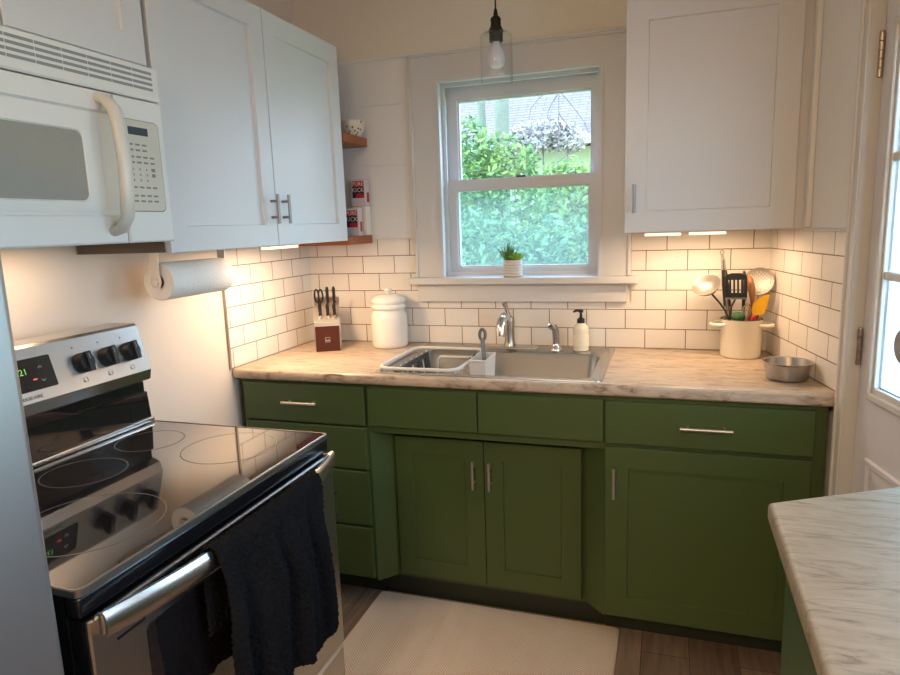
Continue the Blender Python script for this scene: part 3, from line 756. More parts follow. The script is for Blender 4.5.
# ------------------------------------------------------------------ canister
C0 = (.437, -.098, .914)
t = thing('canister', 'white ceramic lidded canister beside the knife block', 'canister', C0)
bm = BM(); lathe(bm, [(0, .9142), (.075, .9142), (.079, .918), (.0805, .93), (.0805, 1.045), (.079, 1.056), (.0745, 1.066), (.070, 1.070), (.0685, 1.080), (.0, 1.080)], (C0[0], C0[1], 0), 48); obj('jar', bm, M['ceramic'], t, 50)
bm = BM(); lathe(bm, [(.0, 1.0805), (.072, 1.0805), (.0775, 1.085), (.0790, 1.092), (.0775, 1.099), (.0725, 1.103), (.0735, 1.107), (.0785, 1.112), (.0785, 1.118), (.074, 1.128), (.060, 1.139), (.036, 1.146), (.012, 1.148), (0, 1.148)], (C0[0], C0[1], 0), 48); lid = obj('lid', bm, M['ceramic'], t, 50)
bm = BM(); lathe(bm, [(.009, 1.1475), (.0085, 1.152), (.015, 1.156), (.018, 1.163), (.015, 1.170), (0, 1.174)], (C0[0], C0[1], 0), 24); obj('knob', bm, M['ceramic'], lid, 60)

# ------------------------------------------------------------------ utensil crock
Q = (1.862, -.105)
t = thing('utensil_crock', 'cream enamel pot with two side handles holding cooking utensils', 'crock', (Q[0], Q[1], .914))
bm = BM(); lathe(bm, [(0, .9142), (.066, .9142), (.069, .917), (.0705, .93), (.0705, 1.048), (.0725, 1.052), (.0725, 1.055), (.068, 1.055), (.0675, 1.045), (.066, .922), (0, .919)], (Q[0], Q[1], 0), 44); obj('pot', bm, M['enamel'], t, 40)
bm = BM(); lathe(bm, [(.0715, 1.0545), (.0732, 1.0555), (.0715, 1.0572), (.0675, 1.0565)], (Q[0], Q[1], 0), 44); obj('rim_line', bm, M['darkgrey'], t, 40)
for s in (-1, 1):
    bm = BM(); d = Vector((math.cos(.12)*s, -.12 if s > 0 else .0, 0)); d.normalize(); e = Vector((-d.y, d.x, 0)); c = Vector((Q[0], Q[1], 1.035))
    tube(bm, [c+d*.060+e*.034, c+d*.090+e*.034, c+d*.103+e*.022, c+d*.103-e*.022, c+d*.090-e*.034, c+d*.060-e*.034], .0085, 10, flat=.75); obj('handle', bm, M['enamel'], t, 60)
def utensil(name, label, loc, cat='utensil'): return thing(name, label, cat, loc, 'utensils in the crock')
# ladle
t = utensil('soup_ladle', 'steel soup ladle leaning left out of the cream crock', (1.81, -.105, .93), 'ladle')
bm = BM(); tube(bm, [(1.845, -.105, .935), (1.823, -.112, 1.04), (1.804, -.117, 1.085), (1.786, -.118, 1.112), (1.766, -.112, 1.136), (1.747, -.106, 1.157)], .0062, 8, flat=.6); obj('handle', bm, M['darkgrey'], t, 50)
bm = BM()
ax = Vector((-.30, -.62, .72)).normalized()
lathe(bm, [(.0, -.034), (.022, -.030), (.040, -.017), (.050, 0), (.0515, .003), (.048, .001), (.037, -.016), (.018, -.027), (0, -.030)], (1.735, -.125, 1.182), 32, axis_mtx(ax)); obj('ladle_bowl', bm, M['spoonsteel'], t, 60)
# tongs
t = utensil('tongs', 'tall steel tongs with black grips standing upright in the cream crock', (1.82, -.09, .93), 'tongs')
for s in (-1, 1):
    bm = BM(); tube(bm, [(1.832+s*.006, -.09, .93), (1.818+s*.007, -.09, 1.06), (1.802+s*.006, -.088, 1.18), (1.792+s*.003, -.086, 1.275)], [.009, .011, .012, .009], 10, flat=.5); arm = obj('arm', bm, M['steel'], t, 50)
    bm = BM(); tube(bm, [(1.812+s*.009, -.098, 1.10), (1.803+s*.0085, -.097, 1.18), (1.797+s*.006, -.0955, 1.235)], [.008, .010, .007], 10, flat=.5); obj('grip', bm, M['blackplastic'], arm, 50)
bm = BM(); tube(bm, [(1.792, -.086, 1.27), (1.788, -.086, 1.292)], [.011, .009], 10, flat=.6); tube(bm, [(1.788+.006*math.cos(a), -.086, 1.299+.008*math.sin(a)) for a in [2*PI*k/14 for k in range(14)]], .002, 6, closed=True); obj('pull_ring', bm, M['chrome'], t, 50)
# slotted turner
t = utensil('slotted_turner', 'black slotted turner facing forward in the cream crock', (1.84, -.15, .93), 'turner')
bm = BM()
Tc = Vector((1.836, -.150, 1.138)); tu = Vector((.99, .04, 0)); tv = Vector((-.05, -.10, .99)); tn = tu.cross(tv).normalized()
def tf(u, v, w): p = Tc+tu*u+tv*v-tn*w*(-1); return tuple(p)
H = .088
def bars(u0, u1, v0, v1): box(bm, u0, u1, 0, .0025, v0, v1, f=lambda x, y, z: tf(x, z, y))
bars(-.037, .037, 0, .018); 
top = [(-.037, H-.022), (.037, H-.022), (.0365, H-.010), (.030, H-.002), (.015, H+.003), (-.015, H+.003), (-.030, H-.002), (-.0365, H-.010)]
prism(bm, top, 0, .0025, tf)
for k in range(6):
    c = -.033+.066*k/5; wd = .0042 if k in (0, 5) else .0032
    bars(c-wd, c+wd, .018, H-.022)
bmesh.ops.remove_doubles(bm, verts=bm.verts, dist=1e-5)
obj('turner_head', bm, M['blackplastic'], t)
bm = BM(); box(bm, -.036, .036, -.0005, .003, -.006, .001, f=lambda x, y, z: tf(x, z, y)); obj('metal_ferrule', bm, M['steel'], t)
bm = BM(); tube(bm, [(1.834, -.1485, 1.132), (1.822, -.145, 1.105), (1.820, -.135, 1.06), (1.845, -.10, .93)], [.006, .005, .0055, .006], 8, flat=.6); obj('handle', bm, M['blackplastic'], t, 50)
# wooden spoon
t = utensil('wooden_spoon', 'brown wooden spoon standing behind the black slotted turner', (1.89, -.10, .93), 'spoon')
bm = BM(); tube(bm, [(1.876, -.09, .93), (1.888, -.105, 1.06), (1.892, -.11, 1.11)], [.006, .007, .008], 10); obj('handle', bm, M['spoonwood'], t, 50)
bm = BM(); tube(bm, [(1.892, -.11, 1.105), (1.894, -.113, 1.125), (1.892, -.115, 1.15), (1.888, -.116, 1.18), (1.882, -.115, 1.205), (1.878, -.114, 1.22)], [.009, .021, .031, .033, .025, .007], 16, flat=.35); obj('spoon_bowl', bm, M['spoonwood'], t, 60)
# second dark spoon edge behind it
t = utensil('dark_spoon', 'dark rounded serving spoon between the turner and the wooden spoon', (1.87, -.085, .93), 'spoon')
bm = BM(); tube(bm, [(1.868, -.075, .93), (1.868, -.088, 1.08), (1.868, -.09, 1.14)], [.005, .005, .007], 8); obj('handle', bm, M['blackplastic'], t, 50)
bm = BM(); tube(bm, [(1.868, -.09, 1.135), (1.868, -.091, 1.16), (1.868, -.092, 1.19), (1.866, -.092, 1.222), (1.864, -.092, 1.232)], [.008, .022, .028, .02, .006], 16, flat=.3); obj('spoon_bowl', bm, M['blackplastic'], t, 60)
# skimmer
t = utensil('skimmer', 'perforated steel skimmer at the back of the cream crock', (1.92, -.08, .93), 'skimmer')
bm = BM()
sk = Vector((1.918, -.072, 1.190)); sn = Vector((-.30, -.90, .25)).normalized(); su = Vector((1, 0, 0)); su = (su-sn*su.dot(sn)).normalized(); sv = sn.cross(su)
R0 = .051
NG = 13; st = 2*R0*.86/NG
def dish(p, q): d2 = (p*p+q*q)/R0**2; return sk+su*p+sv*q-sn*(.010*(1-d2))
cells = []
for i in range(NG):
    for j in range(NG):
        p = -R0*.86+st*(i+.5); q = -R0*.86+st*(j+.5)
        if math.hypot(p, q) > R0*.80: continue
        h = st*.5
        outerq = [(p-h, q-h), (p+h, q-h), (p+h, q+h), (p-h, q+h)]
        k = st*.27
        innerq = [(p-k, q-k), (p+k, q-k), (p+k, q+k), (p-k, q+k)]
        a = [bm.verts.new(dish(*c)) for c in outerq]
        if (i+j) % 2 == 0:
            b = [bm.verts.new(dish(*c)) for c in innerq]
            for m_ in range(4): bm.faces.new((a[m_], a[(m_+1) % 4], b[(m_+1) % 4], b[m_]))
        else: bm.faces.new(a)
bmesh.ops.remove_doubles(bm, verts=bm.verts, dist=1e-5)
ring = []
seg = 40
for rr, off in ((R0*.77, .0045), (R0*.9, .002), (R0, 0), (R0*1.02, .001)):
    ring.append([bm.verts.new(sk+su*rr*math.cos(2*PI*k/seg)+sv*rr*math.sin(2*PI*k/seg)-sn*off) for k in range(seg)])
for a, b in zip(ring, ring[1:]):
    for k in range(seg): bm.faces.new((a[k], a[(k+1) % seg], b[(k+1) % seg], b[k]))
obj('skimmer_disc', bm, M['spoonsteel'], t)
bm = BM(); tube(bm, [sk-sv*(-1)*(-R0)+Vector((0, .002, -.0)), (1.915, -.066, 1.09), (1.905, -.07, 1.04), (1.885, -.085, .93)], .0045, 8, flat=.6); obj('handle', bm, M['steel'], t, 50)
# yellow spatula
t = utensil('rubber_spatula', 'yellow silicone spatula at the right side of the cream crock', (1.92, -.11, .93), 'spatula')
bm = BM()
Yc = Vector((1.914, -.125, 1.070)); yu = Vector((.97, .05, .10)); yv = Vector((.10, -.02, .99)); yn = yu.cross(yv).normalized()
poly = [(-.018, 0), (.016, 0), (.026, .02), (.030, .075), (.006, .072), (-.024, .052), (-.026, .02)]
loft(bm, [[tuple(Yc+yu*a+yv*b-yn*.004) for a, b in poly], [tuple(Yc+yu*a+yv*b+yn*.004) for a, b in poly]]); bmesh.ops.bevel(bm, geom=list(bm.edges), offset=.002, segments=2, affect='EDGES'); obj('blade', bm, M['yellow'], t, 50)
bm = BM(); tube(bm, [(1.914, -.125, 1.072), (1.908, -.12, 1.04), (1.89, -.115, .93)], .005, 8); obj('handle', bm, M['red'], t, 50)
# red handle
t = utensil('red_spoon', 'short red-handled utensil low in the cream crock beside the yellow spatula', (1.90, -.14, .93), 'utensil')
bm = BM(); tube(bm, [(1.872, -.135, .93), (1.892, -.150, 1.045), (1.897, -.155, 1.068), (1.899, -.156, 1.076)], [.006, .007, .010, .005], 10); obj('handle', bm, M['red'], t, 50)
# whisk
t = utensil('whisk', 'small wire whisk standing between the green brush and the wooden spoon', (1.86, -.15, .93), 'whisk')
bm = BM(); tube(bm, [(1.866, -.112, .93), (1.874, -.134, 1.05)], .006, 10); obj('handle', bm, M['steel'], t, 50)
bm = BM()
for k in range(5):
    a = PI*k/5; d = Vector((math.cos(a), math.sin(a)*.7, 0))
    c = Vector((1.874, -.134, 1.05))
    tube(bm, [c+d*.003, c+d*.014+Vector((0, 0, .025)), c+d*.013+Vector((0, 0, .05)), c+Vector((0, 0, .066)), c-d*.013+Vector((0, 0, .05)), c-d*.014+Vector((0, 0, .025)), c-d*.003], .0013, 6)
obj('wires', bm, M['bristle'], t, 60)
# green scrub brush
t = utensil('scrub_brush', 'round green bristle brush poking over the rim of the cream crock', (1.855, -.15, .95), 'brush')
bm = BM(); lathe(bm, [(0, 0), (.018, 0), (.024, .008), (.025, .016), (.02, .026), (.01, .031), (0, .032)], (1.846, -.140, 1.054), 28); obj('bristles', bm, M['greens'], t, 60)
bm = BM(); tube(bm, [(1.846, -.140, 1.056), (1.844, -.128, .95)], .005, 8); obj('handle', bm, M['greens'], t, 50)

# metal pan
Pn = (1.965, -.452)
t = tag(obj('metal_pan', (lambda bm: (lathe(bm, [(0, .9142), (.056, .9142), (.060, .917), (.069, .966), (.0735, .969), (.0735, .971), (.067, .970), (.058, .920), (0, .9175)], (Pn[0], Pn[1], 0), 48), bm)[1])(BM()), M['steel_v'], None, 40),
        'empty round stainless pan at the right end of the worktop', 'pan')

# ------------------------------------------------------------------ potted succulent on the sill
P0 = (.983, -.030, 1.2107)
t = thing('potted_succulent', 'small succulent in a ribbed grey-white pot on the window sill', 'plant', P0)
prof = [(0, 0), (.033, 0), (.036, .002)]
for k in range(6):
    z = .003+k*.0112; prof += [(.0395, z+.001), (.0405, z+.005), (.0395, z+.009), (.0368, z+.0106)]
prof += [(.039, .0715), (.035, .0715), (.035, .062), (0, .062)]
bm = BM(); lathe(bm, prof, P0, 36); obj('pot', bm, M['pot'], t, 60)
bm = BM(); lathe(bm, [(.0345, .0625), (.0, .066)], P0, 24); obj('soil', bm, M['soil'], t)
def blade(bm, base, d, ln, w, bend=.3):
    d = Vector(d).normalized(); pts = []; rs = []
    for k in range(6):
        s = k/5; pts.append(Vector(base)+d*ln*s+Vector((0, 0, bend*ln*s*s))); rs.append(max(.0006, w*math.sin(PI*(.18+.82*s))**.8 if s < 1 else .0006))
    tube(bm, pts, rs, 8, flat=.45)
bm = BM()
pc = Vector(P0)+Vector((-.018, -.004, .064))
for k in range(11):
    a = 2*PI*k/11+.3; blade(bm, pc, (math.cos(a)*.8, math.sin(a)*.6, .55+.5*random.random()), .054+.018*random.random(), .0075)
blade(bm, pc, (.15, -.1, 1), .074, .008); obj('spiky_leaves', bm, M['succ'], t, 60)
bm = BM()
pc = Vector(P0)+Vector((.015, -.006, .066))
for rnk, (n, el, ln) in enumerate(((9, .3, .042), (8, .75, .036), (6, 1.6, .028))):
    for k in range(n):
        a = 2*PI*k/n+rnk*.4; blade(bm, pc, (math.cos(a), math.sin(a), el), ln, .0105, .4)
obj('rosette_leaves', bm, M['succ2'], t, 60)

# ------------------------------------------------------------------ pendant lamp
Lc = (.998, -.30)
t = thing('pendant_lamp', 'clear glass pendant lamp with a bronze socket hanging before the window', 'lamp', (Lc[0], Lc[1], 1.935))
bm = BM(); lathe(bm, [(.05, CH-.001), (.05, CH-.02), (.01, CH-.03), (0, CH-.03)], (Lc[0], Lc[1], 0), 28); obj('ceiling_rose', bm, M['bronze'], t, 40)
bm = BM(); cyl(bm, (Lc[0], Lc[1], 2.172), (Lc[0], Lc[1], CH-.025), .003, seg=8); obj('cord', bm, M['bronze'], t, 60)
bm = BM(); lathe(bm, [(0, 2.182), (.0055, 2.182), (.007, 2.172), (.009, 2.160), (.016, 2.155), (.0195, 2.148), (.018, 2.142), (.0185, 2.130), (.021, 2.122), (.0265, 2.112), (.0275, 2.106), (.0245, 2.104), (.0245, 2.075), (.022, 2.072), (0, 2.072)], (Lc[0], Lc[1], 0), 32); obj('socket', bm, M['bronze'], t, 40)
bm = BM(); lathe(bm, [(.0250, 2.103), (.048, 2.102), (.0555, 2.097), (.0575, 2.088), (.0575, 1.935), (.0565, 1.9325), (.0548, 1.935), (.0548, 2.087), (.0530, 2.094), (.047, 2.0985), (.0250, 2.0995)], (Lc[0], Lc[1], 0), 48); obj('glass_shade', bm, M['glassclear'], t, 60)
bm = BM(); lathe(bm, [(.014, 2.072), (.0145, 2.060), (.019, 2.050), (.0265, 2.038), (.0305, 2.022), (.0305, 2.008), (.027, 1.995), (.018, 1.987), (0, 1.984)], (Lc[0], Lc[1], 0), 32); obj('bulb', bm, M['bulb'], t, 60)

# ------------------------------------------------------------------ upper cabinets
t = thing('wall_cabinet', 'tall white wall cabinet with one shaker door right of the window', 'cabinet', (1.72, -.16, 1.385), 'white wall cabinets')
bm = BM(); box(bm, 1.463, 1.956, -.31, -.003, 1.387, 2.145); obj('carcass', bm, M['cab_white'], t)
bm = BM(); shaker(bm, 1.4505, 1.9815, 1.385, 2.147, faceY(-.312), .018, .072); d = obj('door', bm, M['cab_white'], t)
bm = BM(); pull(bm, (1.4825, -.33, 1.452), (1.4825, -.33, 1.549), (0, -1, 0)); obj('handle', bm, M['dnickel'], d, 40)
bm = BM(); box(bm, 1.957, 2.0155, -.309, -.298, 1.383, 2.145); obj('filler_strip', bm, M['cab_white'], t)

t = thing('wall_cabinet', 'white two-door wall cabinet between the microwave and the corner shelves', 'cabinet', (.16, -.75, 1.385), 'white wall cabinets')
bm = BM(); box(bm, .001, .310, -1.266, -.238, 1.387, 2.147); obj('carcass', bm, [M['cab_white']], t)
for y0, y1, hy in ((-1.2655, -.7515, -.780), (-.7475, -.2365, -.712)):
    bm = BM(); shaker(bm, y0, y1, 1.385, 2.147, faceX(.312), .018, .070, .011); d = obj('door', bm, M['cab_white'], t)
    bm = BM(); pull(bm, (.33, hy, 1.458), (.33, hy, 1.555), (1, 0, 0)); obj('handle', bm, M['dnickel'], d, 40)
bm = BM(); box(bm, .002, .309, -1.2685, -1.2665, 1.387, 2.147); obj('end_panel', bm, M['cab_tan'], t)

t = thing('wall_cabinet', 'short white cabinet directly above the microwave', 'cabinet', (.16, -1.66, 1.846), 'white wall cabinets')
bm = BM(); box(bm, .001, .310, -2.045, -1.2755, 1.848, 2.147); obj('carcass', bm, M['cab_tan'], t)
for y0, y1 in ((-2.046, -1.668), (-1.6635, -1.2825)):
    bm = BM(); shaker(bm, y0, y1, 1.857, 2.147, faceX(.312), .018, .068); obj('door', bm, M['cab_white'], t)

# corner shelves
for z, lab, nm in ((1.784, 'upper brown wooden corner shelf carrying the speckled bowl', 'corner_shelf'), (1.366, 'lower brown wooden corner shelf carrying the food cartons', 'corner_shelf')):
    bm = BM(); box(bm, .001, .336, -.2345, -.0105, z, z+.036, .002); tag(obj(nm, bm, M['shelfwood']), lab, 'shelf', 'wooden corner shelves')
bm = BM(); lathe(bm, [(0, 1.8205), (.028, 1.8205), (.032, 1.824), (.048, 1.845), (.056, 1.870), (.0575, 1.884), (.055, 1.884), (.053, 1.870), (.045, 1.848), (.028, 1.829), (0, 1.828)], (.300, -.075, 0), 40)
tag(obj('speckled_bowl', bm, M['bowlpat'], None, 60), 'cream bowl with dark speckles on the upper corner shelf', 'bowl')
def carton(name, x0, x1, y0, y1, z0, z1, m, label, words=None, kind='carton'):
    t = thing(name, label, kind, ((x0+x1)/2, (y0+y1)/2, z0), 'food cartons on the corner shelf')
    bm = BM(); box(bm, x0, x1, y0, y1, z0, z1, .0015, 1); obj('box', bm, m, t)
    f = faceY(y0)
    if words:
        h = z1-z0; w = x1-x0
        bm = BM(); box(bm, x0+.1*w, x1-.1*w, -.0004, .0004, z0+.30*h, z0+.70*h, f=lambda x, y, z: f(x, z, y)); obj('dark_panel', bm, M['navy'], t)
        bm = BM(); box(bm, x0+.1*w, x1-.1*w, -.0004, .0006, z0+.70*h, z0+.91*h, f=lambda x, y, z: f(x, z, y)); obj('red_panel', bm, M['redp'], t)
        text_mesh('printed_word', words[0], h*.19, M['whitebox'], f, t, (x0+x1)/2, z0+.745*h, .0014)
        text_mesh('printed_word', words[1], h*.21, M['whitebox'], f, t, (x0+x1)/2, z0+.52*h, .0014)
        bm = BM()
        prism(bm, [(x0+.3*w, z0+.30*h), (x1-.1*w, z0+.30*h), (x1-.2*w, z0+.45*h), ((x0+x1)/2, z0+.48*h), (x0+.36*w, z0+.42*h)], .0006, .0012, f); obj('red_fruit_print', bm, M['redp'], t)
        bm = BM(); g = faceX(x1)
        box(bm, y0+.01, y1-.01, -.0004, .0006, z0+.15*h, z0+.5*h, f=lambda x, y, z: g(x, z, y)); obj('side_print', bm, M['redp'], t)
carton('drink_mix_carton', .262, .330, -.125, -.085, 1.4025, 1.522, M['pink'], 'pink drink mix carton standing at the front of the lower corner shelf', ('PURE', 'KICK'))
carton('yellow_carton', .270, .3165, -.060, -.013, 1.4025, 1.528, M['yellowbox'], 'yellow carton standing behind the front pink carton on the lower shelf')
carton('white_carton', .318, .3365, -.060, -.013, 1.4025, 1.528, M['whitebox'], 'narrow white carton at the right end of the lower corner shelf')
carton('drink_mix_carton', .268, .3375, -.060, -.015, 1.5285, 1.648, M['pink'], 'pink drink mix carton stacked on top of the yellow carton', ('PURE', 'KICK'))

# under-cabinet lights
def bar(x0, x1, y0, y1, label):
    t = thing('light_bar', label, 'light', ((x0+x1)/2, (y0+y1)/2, 1.385), 'under-cabinet light bars')
    bm = BM(); box(bm, x0-.004, x1+.004, y0-.003, y1+.003, 1.380, 1.3845); obj('housing', bm, M['white'], t)
    bm = BM(); box(bm, x0, x1, y0, y1, 1.371, 1.380, .002, 1); obj('diffuser', bm, M['ledlight'], t)
bar(1.518, 1.639, -.285, -.255, 'warm light bar under the right wall cabinet, nearer the window')
bar(1.665, 1.784, -.285, -.255, 'warm light bar under the right wall cabinet, nearer the right corner')
bar(.245, .280, -.735, -.545, 'warm light bar under the left wall cabinet')

# ------------------------------------------------------------------ microwave
X = .37
t = thing('microwave', 'white over-the-range microwave with a curved cream handle', 'microwave', (.19, -1.675, 1.417))
MY0, MY1 = -2.053, -1.2945
bm = BM(); box(bm, .004, X-.03, MY0+.002, MY1-.002, 1.419, 1.8425); obj('body', bm, M['mw'], t)
bm = BM(); slab(bm, MY0, MY1, 1.7625, 1.843, faceX(X-.030), .030, .004); gr = obj('vent_grille', bm, M['mw'], t)
bm = BM()
for k in range(4):
    zc = 1.827-k*.0128
    n = 11; y1 = -1.3155
    for j in range(n):
        a = y1-(j+1)*.064; b = y1-j*.064-.0022
        box(bm, a, b, -.004, .0006, zc-.0032, zc+.0032, f=lambda x, y, z: faceX(X)(x, z, y))
obj('vent_slot', bm, M['grey'], gr)
bm = BM()   # door with stepped bands and a window recess
f = faceX(X-.03)
D0, D1, dz0, dz1 = MY0, -1.4475, 1.4175, 1.7590
slab(bm, D0, D1, dz0, dz1, f, .024, .003)
slab(bm, D0, D1, 1.712, dz1, f, .030, .004); slab(bm, D0, D1, dz0, 1.484, f, .030, .004)
dr = obj('door', bm, M['mw'], t)
def rl(y0, y1, z0, z1, r, w): return [(X-.03+w, a, b) for a, b in rrect(y0, y1, z0, z1, r)]
bm = BM(); loft(bm, [rl(-2.00, -1.500, 1.490, 1.708, .02, .0235), rl(-2.00, -1.500, 1.490, 1.708, .02, .027), rl(-1.997, -1.503, 1.493, 1.705, .02, .0285), rl(-1.96, -1.541, 1.512, 1.668, .018, .0275), rl(-1.958, -1.543, 1.514, 1.666, .017, .0245)]); obj('window_bezel', bm, M['mw'], dr, 30)
bm = BM(); loft(bm, [rl(-1.957, -1.544, 1.515, 1.665, .017, .0246), rl(-1.957, -1.544, 1.515, 1.665, .017, .0256)]); obj('window_screen', bm, M['mw_win'], dr)
bm = BM(); hy = -1.489
pts = [(X-.003, hy, 1.742), (X+.02, hy, 1.738), (X+.040, hy, 1.715), (X+.049, hy, 1.670), (X+.053, hy, 1.600), (X+.050, hy, 1.535), (X+.043, hy, 1.478), (X+.022, hy, 1.452), (X-.003, hy, 1.446)]
tube(bm, pts, [.016, .017, .0175, .018, .018, .018, .0175, .017, .016], 18, flat=.75); obj('handle', bm, M['mw_h'], dr, 60)
bm = BM(); slab(bm, -1.4435, MY1, 1.4175, 1.7590, faceX(X-.030), .030, .004); cp = obj('control_panel', bm, M['mw'], t)
bm = BM(); loft(bm, [rl(-1.4415, -1.316, 1.494, 1.708, .014, .0295), rl(-1.4415, -1.316, 1.494, 1.708, .014, .031), rl(-1.4405, -1.317, 1.495, 1.707, .014, .0315)]); obj('keypad', bm, M['mw_panel'], cp)
bm = BM(); loft(bm, [rl(-1.4427, -1.3142, 1.4915, 1.7095, .015, .0285), rl(-1.4427, -1.3142, 1.4915, 1.7095, .015, .0303)]); obj('keypad_groove', bm, M['greyprint'], cp)
bm = BM(); loft(bm, [rl(-1.4155, -1.353, 1.6735, 1.692, .002, .0315), rl(-1.4155, -1.353, 1.6735, 1.692, .002, .032)]); obj('display', bm, M['mwdisp'], cp)
bm = BM()
rowsz = [1.651, 1.638, 1.622, 1.609, 1.593, 1.580, 1.567, 1.550, 1.530, 1.517]
for ri, zz in enumerate(rowsz):
    for ci in range(4):
        yy = -1.412+ci*.0215
        if ri in (4, 5, 6):
            if ci == 3:
                if ri != 6: box(bm, yy-.006, yy+.006, -.0002, .0004, zz-.004, zz+.004, f=lambda x, y, z: faceX(X+.0016)(x, z, y))
            else: box(bm, yy-.0018, yy+.0018, -.0002, .0004, zz-.0025, zz+.0025, f=lambda x, y, z: faceX(X+.0016)(x, z, y))
        else:
            if ri < 2 and ci == 3: continue
            box(bm, yy-.0072, yy+.0072, -.0002, .0004, zz-.0022, zz+.0022, f=lambda x, y, z: faceX(X+.0016)(x, z, y))
obj('key_legends', bm, M['greyprint'], cp)

# ------------------------------------------------------------------ paper towel
t = thing('towel_holder', 'steel paper towel holder screwed under the left wall cabinet', 'holder', (.17, -1.0, 1.385))
for y, s in ((-1.162, 1), (-.858, -1)):
    bm = BM()
    pts = [(.170, y, 1.3845), (.170, y, 1.33), (.172, y, 1.30)]
    loft(bm, [[(.155, y-.0015, 1.3848), (.187, y-.0015, 1.3848), (.187, y+.0015, 1.3848), (.155, y+.0015, 1.3848)], [(.158, y-.0015, 1.33), (.184, y-.0015, 1.33), (.184, y+.0015, 1.33), (.158, y+.0015, 1.33)], [(.150, y-.0015, 1.296), (.190, y-.0015, 1.296), (.190, y+.0015, 1.296), (.150, y+.0015, 1.296)], [(.158, y-.0015, 1.280), (.182, y-.0015, 1.280), (.182, y+.0015, 1.280), (.158, y+.0015, 1.280)]])
    arm = obj('arm', bm, M['nickel'], t)
    bm = BM(); lathe(bm, [(0, -.003), (.010, -.003), (.012, 0), (.012, .018), (0, .018)], (.170, y-.0*s, 1.298), 20, axis_mtx((0, s, 0))); obj('spindle_cap', bm, M['chrome'], arm, 40)
t = thing('paper_towel_roll', 'white paper towel roll hanging under the left wall cabinet', 'paper towel', (.17, -1.0, 1.243))
yr0, yr1 = -1.152, -.868
bm = BM(); lathe(bm, [(.020, 0), (.054, 0), (.056, .003), (.056, yr1-yr0-.003), (.054, yr1-yr0), (.020, yr1-yr0), (.020, 0)], (.170, yr0, 1.298), 48, axis_mtx((0, 1, 0))); obj('sheets', bm, M['paper'], t, 50)
bm = BM(); lathe(bm, [(.0195, 0), (.0195, yr1-yr0), (.0180, yr1-yr0), (.0180, 0), (.0195, 0)], (.170, yr0, 1.298), 28, axis_mtx((0, 1, 0))); obj('cardboard_core', bm, M['card'], t, 50)

# ------------------------------------------------------------------ range
RY0, RY1 = -2.040, -1.279
t = thing('range', 'freestanding stainless electric range with a black glass cooktop', 'range', (.42, -1.66, 0))
bm = BM(); box(bm, .035, .742, RY0+.002, RY1-.002, .015, .9045); obj('body', bm, M['black'], t)
bm = BM()
prof = [(.10, 1.028), (.198, 1.028), (.221, 1.038), (.2275, 1.066), (.1935, 1.188), (.186, 1.194), (.10, 1.194)]
loft(bm, [[(x, RY0, z) for x, z in prof], [(x, RY1, z) for x, z in prof]]); bg = obj('backguard', bm, M['steel'], t)
bm = BM()
prof = [(.10, .905), (.214, .905), (.206, 1.0), (.197, 1.0015), (.197, 1.0275), (.10, 1.0275)]
loft(bm, [[(x, RY0+.003, z) for x, z in prof], [(x, RY1-.003, z) for x, z in prof]]); obj('vent_panel', bm, M['blackglass'], t)
# slanted face mapping
B0 = Vector((.2275, 0, 1.066)); Bv = (Vector((.1935, 0, 1.188))-B0).normalized(); Bn = Vector((Bv.z, 0, -Bv.x))
def fb(u, v, w): p = B0+Bv*v+Bn*w; return (p.x, u, p.z)
bm = BM(); loft(bm, [[fb(a, b, -.0005) for a, b in rrect(-1.755, -1.5645, .026, .102, .004)], [fb(a, b, .0012) for a, b in rrect(-1.755, -1.5645, .026, .102, .004)]]); dp = obj('display', bm, M['blackglass'], bg)
text_mesh('digits', '2:21', .021, M['digit'], fb, dp, -1.648, .066, .0018)
for s, vv in ((1, .075), (-1, .048)):
    bm = BM(); tube(bm, [fb(-1.602, vv, .0016), fb(-1.597, vv+.005*s, .0016), fb(-1.592, vv, .0016)], .0007, 6); obj('arrow_key', bm, M['silverprint'], dp)
bm = BM(); box(bm, -1.622, -1.612, .0012, .0018, .050, .0525, f=lambda x, y, z: fb(x, z, y)); obj('indicator', bm, M['reddash'], dp)
text_mesh('maker_lettering', 'FRIGIDAIRE', .0115, M['darkprint'], fb, bg, -1.640, .0075, .0006)
knobs = (-1.336, -1.409, -1.486, -1.835, -1.908)
for y in knobs:
    bm = BM(); mt = Matrix((Vector((0, 1, 0)), Bv, Bn)).transposed()
    lathe(bm, [(.0, .0005), (.0255, .0005), (.0255, .004), (.0230, .014), (.0205, .024), (.0, .0245)], fb(y, .062, 0), 28, mt)
    prism(bm, [(y-.007, .062-.026), (y+.007, .062-.026), (y+.007, .062+.024), (y-.007, .062+.024)], .006, .034, fb)
    kn = obj('knob', bm, M['blackplastic'], bg, 35)
    bm = BM(); box(bm, y-.0008, y+.0008, .0340, .0344, .066, .080, f=lambda x, y, z: fb(x, z, y)); obj('pointer', bm, M['grey'], kn)
    sqr = [(y-.006, .020), (y+.006, .020), (y+.006, .030), (y-.006, .030)]
    bm = BM(); tube(bm, [fb(a-.003, b-.006, .0004) for a, b in sqr], .0005, 6, closed=True); obj('burner_mark', bm, M['darkprint'], bg)
    bm = BM(); lathe(bm, [(0, 0), (.002, 0), (.002, .0006), (0, .0006)], fb(y-.008, .016, .0002), 10, mt); obj('dot_mark', bm, M['darkprint'], bg)
    bm = BM(); lathe(bm, [(0, 0), (.0018, 0), (.0018, .0006), (0, .0006)], fb(y-.012, .104, .0002), 10, mt); obj('off_mark', bm, M['darkprint'], bg)
